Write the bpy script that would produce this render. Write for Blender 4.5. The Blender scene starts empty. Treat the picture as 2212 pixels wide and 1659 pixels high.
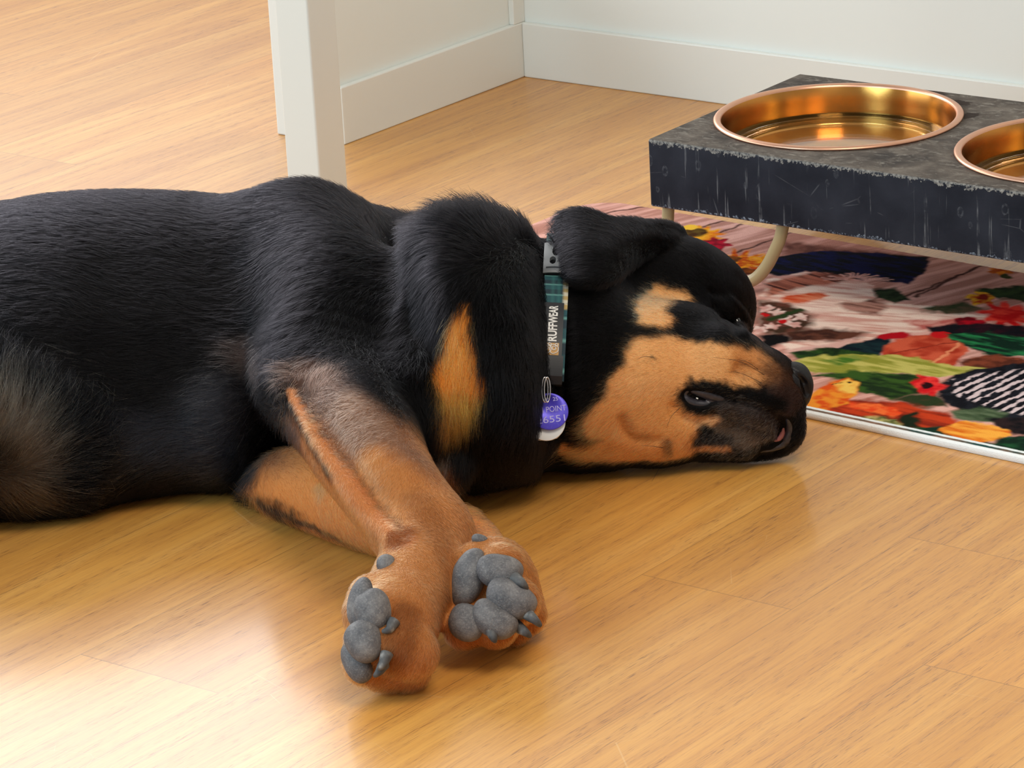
import bpy, bmesh, math, random
import numpy as np
from mathutils import Vector, Matrix
from mathutils.bvhtree import BVHTree

random.seed(7)
rng = np.random.default_rng(7)
FUR_COUNT = 600000
SC = bpy.context.scene
COL = SC.collection

# ------------------------------------------------------------------ camera
F_PX, PITCH, ROLL, CAM_H = 7690.0, 0.33509, -0.05403, 1.05
W_PX, H_PX = 2212.0, 1659.0
_c, _s = math.cos(PITCH), math.sin(PITCH)
_cr, _sr = math.cos(ROLL), math.sin(ROLL)
FW = np.array([0, _c, -_s]); _up = np.array([0, _s, _c]); _rt = np.array([1., 0, 0])
RT = _rt * _cr + _up * _sr
UP = _up * _cr - _rt * _sr
CAM = np.array([0, 0, CAM_H])
cam_data = bpy.data.cameras.new('camera')
cam_data.sensor_fit = 'HORIZONTAL'; cam_data.sensor_width = 36.0
cam_data.lens = 36.0 * F_PX / W_PX
cam_data.clip_start = 0.05; cam_data.clip_end = 60
cam = bpy.data.objects.new('camera', cam_data); COL.objects.link(cam)
M = Matrix.Identity(4)
for i in range(3):
    M[i][0], M[i][1], M[i][2], M[i][3] = RT[i], UP[i], -FW[i], CAM[i]
cam.matrix_world = M
SC.camera = cam

# ------------------------------------------------------------------ light
SC.view_settings.view_transform = 'Standard'; SC.view_settings.look = 'None'
SC.view_settings.gamma = 1; SC.view_settings.exposure = 0.0
SC.view_settings.use_curve_mapping = False
world = bpy.data.worlds.new('room_light'); SC.world = world
world.use_nodes = True
wb = world.node_tree.nodes['Background']
wb.inputs[0].default_value = (0.95, 0.93, 0.90, 1); wb.inputs[1].default_value = 0.46

def area(name, loc, target, sx, sy, power, col):
    l = bpy.data.lights.new(name, 'AREA'); l.shape = 'RECTANGLE'; l.size = sx; l.size_y = sy
    l.energy = power; l.color = col
    o = bpy.data.objects.new(name, l); COL.objects.link(o)
    o.location = loc
    d = Vector(target) - Vector(loc)
    o.rotation_euler = d.to_track_quat('-Z', 'Z').to_euler()
    return o
# daylight: a big window behind the low partition, and a window on the left of the camera
area('daylight_window', (-1.75, 5.7, 1.66), (-1.75, 0, 1.45), 3.0, 1.45, 104, (0.95, 0.97, 1.0))
area('nook_fill_light', (-2.5, 3.75, 1.10), (0.0, 3.65, 0.0), 1.3, 1.8, 31, (0.86, 0.94, 1.0))  # added fill from the left to brighten the floor behind the dog
area('daylight_side_window', (-1.9, 1.25, 1.25), (0.0, 3.0, 0.1), 1.3, 1.3, 40, (0.54, 0.82, 1.0))
area('front_fill_light', (0.45, 1.65, 2.0), (0.1, 2.6, 0), 0.8, 0.8, 25, (1.0, 0.90, 0.76))  # added warm fill for the dog's front and the near floor

# ------------------------------------------------------------------ helpers
def ray(px, py):
    d = FW + RT * (px - W_PX / 2) / F_PX - UP * (py - H_PX / 2) / F_PX
    return d / np.linalg.norm(d)

def at(px, py, z=0.0):
    """the point at height z seen at pixel (px, py) of the photograph"""
    d = ray(px, py)
    return CAM + d * ((z - CAM[2]) / d[2])

def link(name, mesh, mat=None, parent=None):
    o = bpy.data.objects.new(name, mesh); COL.objects.link(o)
    if mat is not None: mesh.materials.append(mat)
    if parent is not None:
        o.parent = parent
        o.matrix_parent_inverse = Matrix.Translation(parent.location).inverted()
    return o

def tag(o, label, cat, group=None):
    o['label'] = label; o['category'] = cat
    if group: o['group'] = group
    return o

def empty(name, loc, label, cat, group=None):
    o = bpy.data.objects.new(name, None); COL.objects.link(o); o.location = loc
    o.empty_display_size = 0.02
    return tag(o, label, cat, group)

def mesh_np(name, V, Fc, smooth=True):
    me = bpy.data.meshes.new(name)
    V = np.asarray(V, np.float32); Fc = np.asarray(Fc, np.int32)
    k = Fc.shape[1]
    me.vertices.add(len(V)); me.vertices.foreach_set('co', V.ravel())
    me.loops.add(Fc.size); me.loops.foreach_set('vertex_index', Fc.ravel())
    me.polygons.add(len(Fc))
    me.polygons.foreach_set('loop_start', np.arange(0, Fc.size, k, dtype=np.int32))
    me.update(calc_edges=True); me.validate()
    if smooth: me.polygons.foreach_set('use_smooth', np.ones(len(me.polygons), bool))
    return me

def bm_mesh(name, bm, smooth=False):
    me = bpy.data.meshes.new(name); bmesh.ops.recalc_face_normals(bm, faces=bm.faces)
    bm.to_mesh(me); bm.free()
    for p in me.polygons: p.use_smooth = smooth
    return me

def box_bm(o, ex, ey, ez, bevel=0.0, seg=2):
    """box with corner o and edge vectors ex, ey, ez"""
    bm = bmesh.new(); o, ex, ey, ez = map(Vector, (o, ex, ey, ez))
    v = [bm.verts.new(o + ex * i + ey * j + ez * k) for i in (0, 1) for j in (0, 1) for k in (0, 1)]
    for f in ((0, 1, 3, 2), (4, 6, 7, 5), (0, 4, 5, 1), (2, 3, 7, 6), (0, 2, 6, 4), (1, 5, 7, 3)):
        bm.faces.new([v[i] for i in f])
    bmesh.ops.recalc_face_normals(bm, faces=bm.faces)
    if bevel: bmesh.ops.bevel(bm, geom=list(bm.edges), offset=bevel, segments=seg, affect='EDGES', profile=0.5)
    return bm

def tube(pts, rad, n=16, closed=False):
    """swept tube as verts, quads; rad scalar or list"""
    P = np.array(pts, float); m = len(P)
    R = np.full(m, rad) if np.isscalar(rad) else np.array(rad, float)
    T = np.gradient(P, axis=0) if not closed else (np.roll(P, -1, 0) - np.roll(P, 1, 0))
    T /= np.linalg.norm(T, axis=1)[:, None]
    u = np.cross(T[0], [0.31, 0.2, 0.93]); u /= np.linalg.norm(u)
    V = []; a = np.linspace(0, 2 * np.pi, n, endpoint=False)
    for i in range(m):
        u = u - T[i] * (u @ T[i]); u /= np.linalg.norm(u); w = np.cross(T[i], u)
        V.append(P[i] + R[i] * (np.cos(a)[:, None] * u + np.sin(a)[:, None] * w))
    V = np.concatenate(V); Fc = []
    for i in range(m if closed else m - 1):
        i2 = (i + 1) % m
        for j in range(n):
            j2 = (j + 1) % n
            Fc.append((i * n + j, i * n + j2, i2 * n + j2, i2 * n + j))
    return V, Fc

def lathe(profile, n=96):
    """profile list of (r, z) -> verts, quads around the z axis"""
    a = np.linspace(0, 2 * np.pi, n, endpoint=False); V = []; Fc = []
    for r, z in profile:
        V.append(np.stack([r * np.cos(a), r * np.sin(a), np.full(n, z)], 1))
    V = np.concatenate(V)
    for i in range(len(profile) - 1):
        for j in range(n):
            j2 = (j + 1) % n
            Fc.append((i * n + j, i * n + j2, (i + 1) * n + j2, (i + 1) * n + j))
    return V, Fc

def catmull(P, n=12, closed=False):
    P = np.array(P, float); m = len(P); out = []
    for i in range(m if closed else m - 1):
        if closed: p0, p1, p2, p3 = P[i - 1], P[i], P[(i + 1) % m], P[(i + 2) % m]
        else: p0, p1, p2, p3 = P[max(i - 1, 0)], P[i], P[i + 1], P[min(i + 2, m - 1)]
        for t in np.arange(n) / n:
            out.append(0.5 * ((2 * p1) + (p2 - p0) * t + (2 * p0 - 5 * p1 + 4 * p2 - p3) * t * t + (3 * p1 - p0 - 3 * p2 + p3) * t ** 3))
    if not closed: out.append(P[-1])
    return np.array(out)

def srgb(r, g, b):
    c = np.array([r, g, b]) / 255.0
    return np.where(c <= 0.04045, c / 12.92, ((c + 0.055) / 1.055) ** 2.4)

class NT:
    """small helper for node materials"""
    def __init__(self, name):
        self.m = bpy.data.materials.new(name); self.m.use_nodes = True
        self.t = self.m.node_tree; self.b = self.t.nodes['Principled BSDF']
        self.out = self.t.nodes['Material Output']
    def n(self, kind, **kw):
        nd = self.t.nodes.new(kind)
        for k, v in kw.items():
            if isinstance(v, tuple) and len(v) == 2 and v[0] == 'in': pass
            setattr(nd, k, v)
        return nd
    def l(self, a, b): self.t.links.new(a, b)
    def set(self, sock, v):
        if hasattr(v, 'is_linked'): self.l(v, sock)
        else:
            if isinstance(v, (tuple, list, np.ndarray)) and len(v) == 3 and sock.type == 'RGBA': v = (*v, 1)
            sock.default_value = v
    def p(self, **kw):
        for k, v in kw.items(): self.set(self.b.inputs[k.replace('_', ' ')], v)
        return self
    def math(self, op, a, b=0.0, c=0.0, clamp=False):
        nd = self.n('ShaderNodeMath', operation=op); nd.use_clamp = clamp
        for i, v in enumerate((a, b, c)): self.set(nd.inputs[i], v)
        return nd.outputs[0]
    def mix(self, f, a, b, blend='MIX'):
        nd = self.n('ShaderNodeMix', data_type='RGBA', blend_type=blend)
        self.set(nd.inputs[0], f); self.set(nd.inputs[6], a); self.set(nd.inputs[7], b)
        return nd.outputs[2]
    def noise(self, vec, scale, detail=4, rough=0.5, dist=0.0):
        nd = self.n('ShaderNodeTexNoise')
        if vec is not None: self.l(vec, nd.inputs['Vector'])
        nd.inputs['Scale'].default_value = scale; nd.inputs['Detail'].default_value = detail
        nd.inputs['Roughness'].default_value = rough; nd.inputs['Distortion'].default_value = dist
        return nd.outputs['Fac']
    def ramp(self, f, *stops):
        nd = self.n('ShaderNodeValToRGB'); e = nd.color_ramp.elements
        while len(e) < len(stops): e.new(0.5)
        for el, (pos, c) in zip(e, stops):
            el.position = pos; el.color = (*c, 1) if not np.isscalar(c) else (c, c, c, 1)
        self.l(f, nd.inputs[0]); return nd.outputs[0]
    def mapping(self, vec, loc=(0, 0, 0), rot=(0, 0, 0), scale=(1, 1, 1)):
        nd = self.n('ShaderNodeMapping'); self.l(vec, nd.inputs[0])
        nd.inputs[1].default_value = loc; nd.inputs[2].default_value = rot; nd.inputs[3].default_value = scale
        return nd.outputs[0]
    def coord(self, which='Object'):
        return self.n('ShaderNodeTexCoord').outputs[which]
    def bump(self, h, strength=0.3, dist=0.001):
        nd = self.n('ShaderNodeBump'); nd.inputs['Strength'].default_value = strength
        nd.inputs['Distance'].default_value = dist; self.l(h, nd.inputs['Height'])
        self.l(nd.outputs[0], self.b.inputs['Normal']); return nd
# ------------------------------------------------------------------ the room
TH = 0.66486                                   # turn of the walls
CORNER = np.array([0.03409, 4.12272, 0.0])
DB = np.array([math.cos(TH), -math.sin(TH), 0])    # along the back wall, to the right
DA = np.array([-math.sin(TH), -math.cos(TH), 0])   # along the left wall, towards the camera
NA = DB; NB = DA                                   # the way each wall faces
Z = np.array([0, 0, 1.0])
BASE_H, BASE_T = 0.0662, 0.008

def floor_material():
    t = NT('oak_floor')
    g = t.mapping(t.coord('Object'), rot=(0, 0, -0.90539))
    sep = t.n('ShaderNodeSeparateXYZ'); t.l(g, sep.inputs[0]); u, v = sep.outputs[0], sep.outputs[1]
    PWID, PLEN = 0.1374, 1.21
    row = t.math('FLOOR', t.math('DIVIDE', t.math('SUBTRACT', v, 1.2275), PWID))
    fv = t.math('FRACT', t.math('DIVIDE', t.math('SUBTRACT', v, 1.2275), PWID))
    wn = t.n('ShaderNodeTexWhiteNoise', noise_dimensions='1D'); t.l(row, wn.inputs['W'])
    uo = t.math('ADD', u, t.math('MULTIPLY', wn.outputs['Value'], 2.4))
    # the end joint the photo shows near the lower left corner
    fu = t.math('FRACT', t.math('DIVIDE', uo, PLEN))
    colm = t.math('FLOOR', t.math('DIVIDE', uo, PLEN))
    wn2 = t.n('ShaderNodeTexWhiteNoise', noise_dimensions='2D')
    cb = t.n('ShaderNodeCombineXYZ'); t.l(row, cb.inputs[0]); t.l(colm, cb.inputs[1]); t.l(cb.outputs[0], wn2.inputs['Vector'])
    pid = wn2.outputs['Value']
    cb2 = t.n('ShaderNodeCombineXYZ'); t.l(u, cb2.inputs[0]); t.l(v, cb2.inputs[1]); t.l(t.math('MULTIPLY', pid, 9.0), cb2.inputs[2])
    gv = cb2.outputs[0]
    broad = t.noise(t.mapping(gv, scale=(1.2, 9, 1)), 2.2, 3, 0.55, 0.6)
    mid = t.noise(t.mapping(gv, scale=(2.4, 62, 1)), 2.0, 5, 0.6, 0.3)
    fine = t.noise(t.mapping(gv, scale=(6, 260, 1)), 2.0, 4, 0.65)
    pores = t.noise(t.mapping(gv, scale=(34, 560, 1)), 2.0, 2, 0.5)
    c = t.ramp(broad, (0.25, srgb(194, 130, 50)), (0.5, srgb(209, 146, 62)), (0.78, srgb(222, 163, 80)))
    c = t.mix(t.math('MULTIPLY', t.ramp(mid, (0.42, 0.0), (0.75, 1.0)), 0.42), c, srgb(160, 98, 44))
    c = t.mix(t.math('MULTIPLY', t.ramp(fine, (0.48, 0.0), (0.72, 1.0)), 0.35), c, srgb(150, 92, 42))
    pz = t.math('MULTIPLY', t.ramp(pores, (0.57, 0.0), (0.64, 1.0)), t.ramp(mid, (0.45, 0.15), (0.62, 1.0)))
    c = t.mix(t.math('MULTIPLY', pz, 0.62), c, srgb(112, 66, 28))
    hue = t.n('ShaderNodeHueSaturation'); t.l(c, hue.inputs['Color'])
    t.l(t.math('ADD', t.math('MULTIPLY', pid, 0.16), 0.92), hue.inputs['Value'])
    c = hue.outputs[0]
    jv = t.math('MINIMUM', fv, t.math('SUBTRACT', 1.0, fv))
    jl = t.math('LESS_THAN', jv, 0.0030)
    ju = t.math('MINIMUM', fu, t.math('SUBTRACT', 1.0, fu))
    jl2 = t.math('LESS_THAN', ju, 0.00042)
    jj = t.math('MAXIMUM', jl, jl2)
    c = t.mix(t.math('MULTIPLY', jj, 0.38), c, srgb(70, 44, 24))
    # light scratches left by claws
    sv = t.n('ShaderNodeTexVoronoi', feature='DISTANCE_TO_EDGE')
    t.l(t.mapping(t.coord('Object'), rot=(0, 0, 0.5), scale=(3.2, 7, 1)), sv.inputs['Vector']); sv.inputs['Scale'].default_value = 2.3
    scr = t.math('MULTIPLY', t.math('LESS_THAN', sv.outputs['Distance'], 0.0022), t.ramp(t.noise(t.coord('Object'), 9, 3), (0.54, 0.0), (0.62, 1.0)))
    c = t.mix(t.math('MULTIPLY', scr, 0.25), c, srgb(226, 190, 140))
    h = t.math('SUBTRACT', t.math('MULTIPLY', fine, 0.35), t.math('ADD', t.math('ADD', t.math('MULTIPLY', pz, 0.5), jj), t.math('MULTIPLY', scr, 0.4)))
    t.p(Base_Color=c, Roughness=0.49, Specular_IOR_Level=0.85, Coat_Weight=0.40, Coat_Roughness=0.17, Coat_IOR=1.5, Sheen_Weight=0.0, Sheen_Roughness=0.3, Sheen_Tint=(1, 1, 1))
    bmp = t.bump(h, 0.30, 0.0007)
    return t.m
FLOOR_MAT = floor_material()
bm = bmesh.new()
vs = [bm.verts.new(q) for q in ((-6, 0.2, 0), (4, 0.2, 0), (4, 9, 0), (-6, 9, 0), (-6, 0.2, -0.02), (4, 0.2, -0.02), (4, 9, -0.02), (-6, 9, -0.02))]
for f in ((0, 1, 2, 3), (7, 6, 5, 4), (0, 4, 5, 1), (1, 5, 6, 2), (2, 6, 7, 3), (3, 7, 4, 0)): bm.faces.new([vs[i] for i in f])
fl = link('floor', bm_mesh('floor', bm), FLOOR_MAT); fl['kind'] = 'structure'

def paint(name, col, rough=0.45):
    t = NT(name)
    nz = t.noise(t.coord('Object'), 260, 3, 0.6)
    t.p(Base_Color=t.mix(t.math('MULTIPLY', t.noise(t.coord('Object'), 6, 3), 0.08), col, tuple(np.array(col) * 0.93)), Roughness=rough)
    t.bump(nz, 0.06, 0.0004)
    return t.m
WALL_MAT = paint('wall_paint', tuple(srgb(226, 228, 222)), 0.5)
TRIM_MAT = paint('trim_paint', tuple(srgb(224, 224, 217)), 0.38)

def struct(name, bm, mat):
    o = link(name, bm_mesh(name, bm), mat); o['kind'] = 'structure'; return o
LA = 0.335                                      # the low left partition ends behind the table leg
HA = 0.19
struct('wall_back', box_bm(CORNER - 0.12 * NB + 0.0 * DB - DB * 0.12, DB * 2.6, NB * 0.12 - NB * BASE_T, Z * 2.4), WALL_MAT)
struct('wall_left', box_bm(CORNER - DA * 0.0 - 0.10 * NA, DA * LA, NA * (0.10 - BASE_T), Z * HA, 0.002), WALL_MAT)
struct('baseboard_left', box_bm(CORNER - NA * BASE_T - DA * BASE_T, DA * (LA + BASE_T), NA * BASE_T, Z * BASE_H, 0.0015), TRIM_MAT)
struct('baseboard_back', box_bm(CORNER - NB * BASE_T + DB * 0.0002, DB * 2.4, NB * BASE_T, Z * BASE_H, 0.0015), TRIM_MAT)
struct('trim_1', box_bm(CORNER - NA * BASE_T - DA * BASE_T + Z * BASE_H, DA * 0.0215, NA * (BASE_T - 0.0004), Z * (HA - BASE_H), 0.001), TRIM_MAT)

# ------------------------------------------------------------------ table leg
LEG_W = 0.0445
lc = at(696.5, 474, 0)                           # the near edge of the leg on the floor
leg_mat = paint('leg_paint', tuple(srgb(222, 222, 214)), 0.35)
bm = box_bm(lc, -DB * LEG_W, -DA * LEG_W, Z * 0.72, 0.0022, 3)
leg = link('table_leg', bm_mesh('table_leg', bm), leg_mat)
tag(leg, 'square off-white painted table leg standing on the wooden floor behind the black dog', 'table leg')
# ------------------------------------------------------------------ noise helpers
def vnoise(x, y, seed=0):
    x = np.asarray(x, float); y = np.asarray(y, float)
    xi = np.floor(x).astype(np.int64); yi = np.floor(y).astype(np.int64); fx = x - xi; fy = y - yi
    fx = fx * fx * (3 - 2 * fx); fy = fy * fy * (3 - 2 * fy)
    def hsh(a, b):
        h = (a * 374761393 + b * 668265263 + seed * 974634211) & 0x7fffffff
        h = ((h ^ (h >> 13)) * 1274126177) & 0x7fffffff
        return ((h ^ (h >> 16)) & 0xffff) / 65535.0
    return (hsh(xi, yi) * (1 - fx) + hsh(xi + 1, yi) * fx) * (1 - fy) + (hsh(xi, yi + 1) * (1 - fx) + hsh(xi + 1, yi + 1) * fx) * fy
def fbm(x, y, seed=0, o=3):
    return sum(vnoise(x * 2 ** i, y * 2 ** i, seed + i * 17) * 0.5 ** (i + 1) for i in range(o)) / (1 - 0.5 ** o)

# ------------------------------------------------------------------ printed floor mat
MAT_A = 0.69681; MAT_T = 0.0066
EM = np.array([math.cos(MAT_A), -math.sin(MAT_A), 0]); NM = np.array([math.sin(MAT_A), math.cos(MAT_A), 0])
MAT_N0, MAT_N1 = 2.3730, 2.8030
MAT_E0 = float(at(1275, 431, MAT_T) @ EM); MAT_L = 0.92
def mat_uv(px, py):
    q = at(px, py, MAT_T); return np.array([q @ EM - MAT_E0, q @ NM - MAT_N0])
def build_mat():
    W, L = MAT_N1 - MAT_N0, MAT_L; st = 0.00135; rad = 0.045
    nu, nv = int(L / st), int(W / st)
    u, v = np.meshgrid(np.linspace(0, L, nu + 1), np.linspace(0, W, nv + 1), indexing='ij')
    for cu, cv, su, sv in ((rad, rad, -1, -1), (L - rad, rad, 1, -1), (rad, W - rad, -1, 1), (L - rad, W - rad, 1, 1)):
        du, dv = (u - cu) * su, (v - cv) * sv; m = (du > 0) & (dv > 0)
        h = np.hypot(du, dv) + 1e-9; k = np.maximum(du, dv) / h
        u = np.where(m, cu + su * du * k, u); v = np.where(m, cv + sv * dv * k, v)
    # distance to the rim of the rounded rectangle
    qx, qy = np.abs(u - L / 2) - (L / 2 - rad), np.abs(v - W / 2) - (W / 2 - rad)
    rim = rad - (np.hypot(np.maximum(qx, 0), np.maximum(qy, 0)) + np.minimum(np.maximum(qx, qy), 0))
    z = MAT_T - 0.0012 * np.clip(1 - rim / 0.004, 0, 1) ** 2 + 0.00035 * (fbm(u * 420, v * 420, 3, 2) - 0.5)
    U, V = u.ravel(), v.ravel(); R = rim.ravel()
    wx = U + 0.004 * (fbm(U * 90, V * 90, 5) - 0.5) * 2; wy = V + 0.006 * (fbm(U * 90, V * 90, 9) - 0.5) * 2
    C = np.zeros((len(U), 3))
    def sd_poly(P):
        P = np.array([mat_uv(*p) for p in P]); d = np.full(len(U), 1e9); ins = np.zeros(len(U), bool)
        for i in range(len(P)):
            a, b = P[i], P[(i + 1) % len(P)]; e = b - a
            t = np.clip(((wx - a[0]) * e[0] + (wy - a[1]) * e[1]) / (e @ e + 1e-12), 0, 1)
            d = np.minimum(d, np.hypot(wx - a[0] - t * e[0], wy - a[1] - t * e[1]))
            c = ((a[1] > wy) != (b[1] > wy)) & (wx < (b[0] - a[0]) * (wy - a[1]) / (b[1] - a[1] + 1e-12) + a[0])
            ins ^= c
        return np.where(ins, -d, d)
    def put(m, col, alt=None, sc=(120, 120), seed=1, k=0.5, ang=0.0):
        nonlocal C
        col = srgb(*col); cc = np.broadcast_to(col, C.shape)
        if alt is not None:
            ca, sa = math.cos(ang), math.sin(ang)
            f = fbm((U * ca + V * sa) * sc[0], (-U * sa + V * ca) * sc[1], seed)
            f = np.clip((f - 0.5) * 3.2 + k, 0, 1)[:, None]
            cc = col * (1 - f) + srgb(*alt) * f
        C = C * (1 - m[:, None]) + cc * m[:, None]
    def poly(P, col, alt=None, soft=0.002, **kw): put(np.clip(0.5 - sd_poly(P) / soft, 0, 1), col, alt, **kw)
    def blob(px, py, rx, ry, col, alt=None, petals=0, soft=0.25, seed=1, depth=0.35, **kw):
        c = mat_uv(px, py); du = (wx - c[0]); dv = (wy - c[1])
        pu = (du * EM[0] + dv * NM[0]); pv = (du * EM[1] + dv * NM[1])   # back to world x, y
        qx = pu / (rx * 0.000395); qy = pv / (ry * 0.00112)
        a = np.arctan2(qy, qx); r = np.hypot(qx, qy)
        lim = 1.0 - (depth * (0.5 + 0.5 * np.cos(petals * a + seed)) if petals else 0)
        put(np.clip((lim - r) / soft + 0.5, 0, 1), col, alt, seed=seed, **kw)
    def line(P, w, col, soft=0.0012):
        P = np.array([mat_uv(*p) for p in P]); d = np.full(len(U), 1e9)
        for a, b in zip(P[:-1], P[1:]):
            e = b - a; t = np.clip(((wx - a[0]) * e[0] + (wy - a[1]) * e[1]) / (e @ e + 1e-12), 0, 1)
            d = np.minimum(d, np.hypot(wx - a[0] - t * e[0], wy - a[1] - t * e[1]))
        put(np.clip(0.5 + (w - d) / soft, 0, 1), col)
    # wooden boards of the print
    put(np.ones(len(U)), (234, 186, 174), (196, 146, 132), sc=(14, 120), seed=2, k=0.45, ang=1.25)
    for P in ([(1195, 500), (1330, 455), (1400, 445)], [(1440, 560), (1560, 500), (1640, 470)], [(1480, 500), (1700, 440)], [(1590, 545), (1700, 505), (1850, 455)],
              [(1840, 690), (1960, 640), (2120, 575), (2200, 545)], [(2085, 650), (2285, 610)], [(1980, 640), (2110, 577)]):
        line(P, 0.0016, (86, 52, 46), 0.003)
    poly([(1690, 520), (1900, 545), (2010, 556), (1960, 580), (1760, 560), (1680, 545)], (150, 104, 92), (120, 80, 70), soft=0.012, seed=8)
    # flowers of the far left
    blob(1515, 508, 62, 30, (238, 140, 34), (250, 188, 60), petals=11, seed=3, sc=(150, 150))
    blob(1500, 503, 34, 14, (120, 96, 40), (92, 58, 24), seed=4)
    blob(1546, 528, 40, 22, (196, 26, 62), (142, 12, 44), petals=7, seed=5)
    blob(1488, 492, 15, 8, (252, 206, 80), seed=6)
    blob(1595, 568, 88, 40, (244, 170, 44), (206, 92, 22), petals=13, seed=7, depth=0.45, sc=(170, 170))
    blob(1572, 560, 30, 9, (98, 56, 26), (150, 90, 30), seed=8); blob(1612, 588, 34, 9, (110, 60, 28), (170, 96, 30), seed=9)
    blob(1655, 560, 40, 16, (242, 176, 52), (214, 110, 30), petals=8, seed=10)
    # dark blue tail
    poly([(1650, 560), (1740, 545), (1800, 541), (1900, 548), (2008, 556), (1995, 590), (1960, 612), (1880, 605), (1760, 590), (1690, 598), (1640, 590)],
         (14, 14, 28), (22, 28, 84), soft=0.004, seed=11, sc=(60, 220), k=0.35)
    # pale feathered animal
    poly([(1640, 640), (1660, 602), (1740, 585), (1830, 600), (1885, 618), (1890, 652), (1960, 655), (2060, 672), (2135, 684), (2085, 704), (2000, 716), (1900, 728),
          (1830, 745), (1700, 760), (1680, 725), (1640, 700)], (250, 226, 212), (226, 176, 162), soft=0.004, seed=12, sc=(30, 140), k=0.4, ang=0.3)
    poly([(1655, 610), (1760, 588), (1850, 600), (1800, 612), (1720, 622), (1660, 640)], (204, 134, 112), (96, 54, 48), soft=0.008, seed=13, sc=(20, 260), k=0.4, ang=-0.2)
    poly([(1690, 640), (1760, 632), (1790, 640), (1740, 655), (1690, 652)], (214, 82, 34), (232, 150, 116), soft=0.006, seed=14, sc=(30, 240))
    for a in np.linspace(-0.3, 3.3, 15):
        line([(1850 + 18 * math.cos(a), 604 - 6 * math.sin(a)), (1850 + (66 + 14 * math.sin(a * 5)) * math.cos(a), 606 - 17 * abs(math.sin(a)))], 0.0012, (238, 190, 178), 0.002)
    poly([(1810, 655), (1890, 646), (1915, 662), (1900, 680), (1830, 672)], (196, 150, 136), (116, 76, 66), soft=0.008, seed=15, sc=(30, 260), k=0.45)
    poly([(1950, 694), (2070, 688), (2100, 700), (1990, 712)], (226, 170, 158), (206, 120, 112), soft=0.006, seed=16)
    poly([(1690, 715), (1780, 708), (1880, 718), (1840, 735), (1760, 738), (1700, 735)], (118, 76, 60), (84, 52, 42), soft=0.010, seed=17)
    poly([(1640, 725), (1690, 718), (1710, 735), (1660, 752)], (20, 16, 20), soft=0.006)
    poly([(1690, 757), (1800, 742), (1850, 728), (1830, 748), (1720, 768)], (228, 186, 176), soft=0.005)
    # small white blossoms
    poly([(1636, 650), (1700, 655), (1760, 680), (1745, 712), (1680, 722), (1636, 715)], (120, 76, 62), (84, 62, 46), soft=0.010, seed=60)
    for x, y in ((1655, 668), (1700, 690), (1730, 684), (1668, 705), (1640, 712), (1680, 676), (1716, 700)):
        blob(x, y, 20, 11, (240, 214, 204), (220, 170, 160), petals=5, seed=int(x))
    for x, y in ((1648, 681), (1696, 693)): blob(x, y, 10, 6, (208, 30, 36), seed=3)
    line([(1665, 690), (1720, 672), (1735, 668)], 0.004, (60, 78, 42), 0.004)
    # leaves and flowers on the right
    poly([(1885, 625), (1930, 622), (1970, 648), (1935, 655), (1890, 645)], (62, 78, 52), (36, 50, 34), soft=0.005, seed=18)
    poly([(1990, 668), (2080, 652), (2130, 668), (2080, 678), (2010, 674)], (74, 84, 56), (112, 96, 74), soft=0.006, seed=19)
    poly([(2110, 625), (2285, 612), (2285, 660), (2130, 640)], (64, 86, 46), (40, 58, 34), soft=0.005, seed=20)
    blob(2120, 645, 34, 22, (238, 190, 56), (190, 70, 26), petals=5, seed=21); blob(2118, 643, 14, 8, (150, 42, 20))
    blob(2172, 680, 62, 36, (220, 30, 34), (250, 84, 66), petals=9, seed=22, sc=(90, 160)); blob(2092, 696, 34, 14, (196, 22, 48), (130, 10, 34), seed=23)
    blob(2160, 585, 34, 12, (240, 158, 40), (190, 90, 24), petals=5, seed=24); blob(2176, 596, 16, 8, (74, 80, 34))
    poly([(2000, 705), (2110, 698), (2285, 712), (2285, 740), (2100, 728), (2010, 722)], (30, 30, 38), (60, 26, 40), soft=0.005, seed=25)
    poly([(1800, 752), (1870, 735), (1925, 724), (1925, 755), (1890, 768), (1810, 764)], (20, 38, 50), (34, 62, 66), soft=0.004, seed=26, sc=(60, 200))
    poly([(1700, 762), (1800, 750), (1900, 765), (1900, 778), (1720, 774)], (58, 90, 40), (36, 58, 30), soft=0.005, seed=27)
    poly([(1915, 745), (1960, 726), (2085, 722), (2092, 760), (2060, 790), (1990, 790), (1905, 768)], (222, 112, 82), (190, 74, 50), soft=0.004, seed=28, sc=(60, 60))
    blob(1930, 726, 36, 9, (196, 24, 44)); blob(2030, 722, 26, 8, (214, 40, 44))
    line([(2010, 788), (2080, 735)], 0.002, (240, 160, 120), 0.002); line([(1920, 766), (2000, 750), (2080, 738)], 0.0012, (160, 60, 44), 0.002)
    poly([(2040, 722), (2130, 715), (2285, 745), (2285, 775), (2130, 768), (2080, 742)], (26, 60, 46), (60, 150, 96), soft=0.004, seed=29, sc=(50, 180), k=0.3)
    poly([(2070, 780), (2150, 765), (2285, 790), (2190, 805), (2100, 800)], (150, 84, 60), (110, 60, 44), soft=0.006, seed=30)
    poly([(1690, 790), (1740, 770), (1850, 764), (1960, 768), (2050, 790), (2130, 792), (2090, 812), (2000, 812), (1930, 806), (1850, 806), (1760, 806)],
         (206, 196, 116), (160, 160, 70), soft=0.004, seed=31, sc=(40, 160))
    poly([(1770, 778), (1850, 766), (1880, 774), (1810, 790)], (90, 130, 50), (150, 160, 80), soft=0.006, seed=32, sc=(60, 240))
    poly([(1740, 812), (1850, 800), (1990, 812), (1990, 850), (1930, 862), (1860, 845), (1800, 815)], (72, 104, 44), (40, 62, 32), soft=0.005, seed=33, sc=(60, 160))
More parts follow.
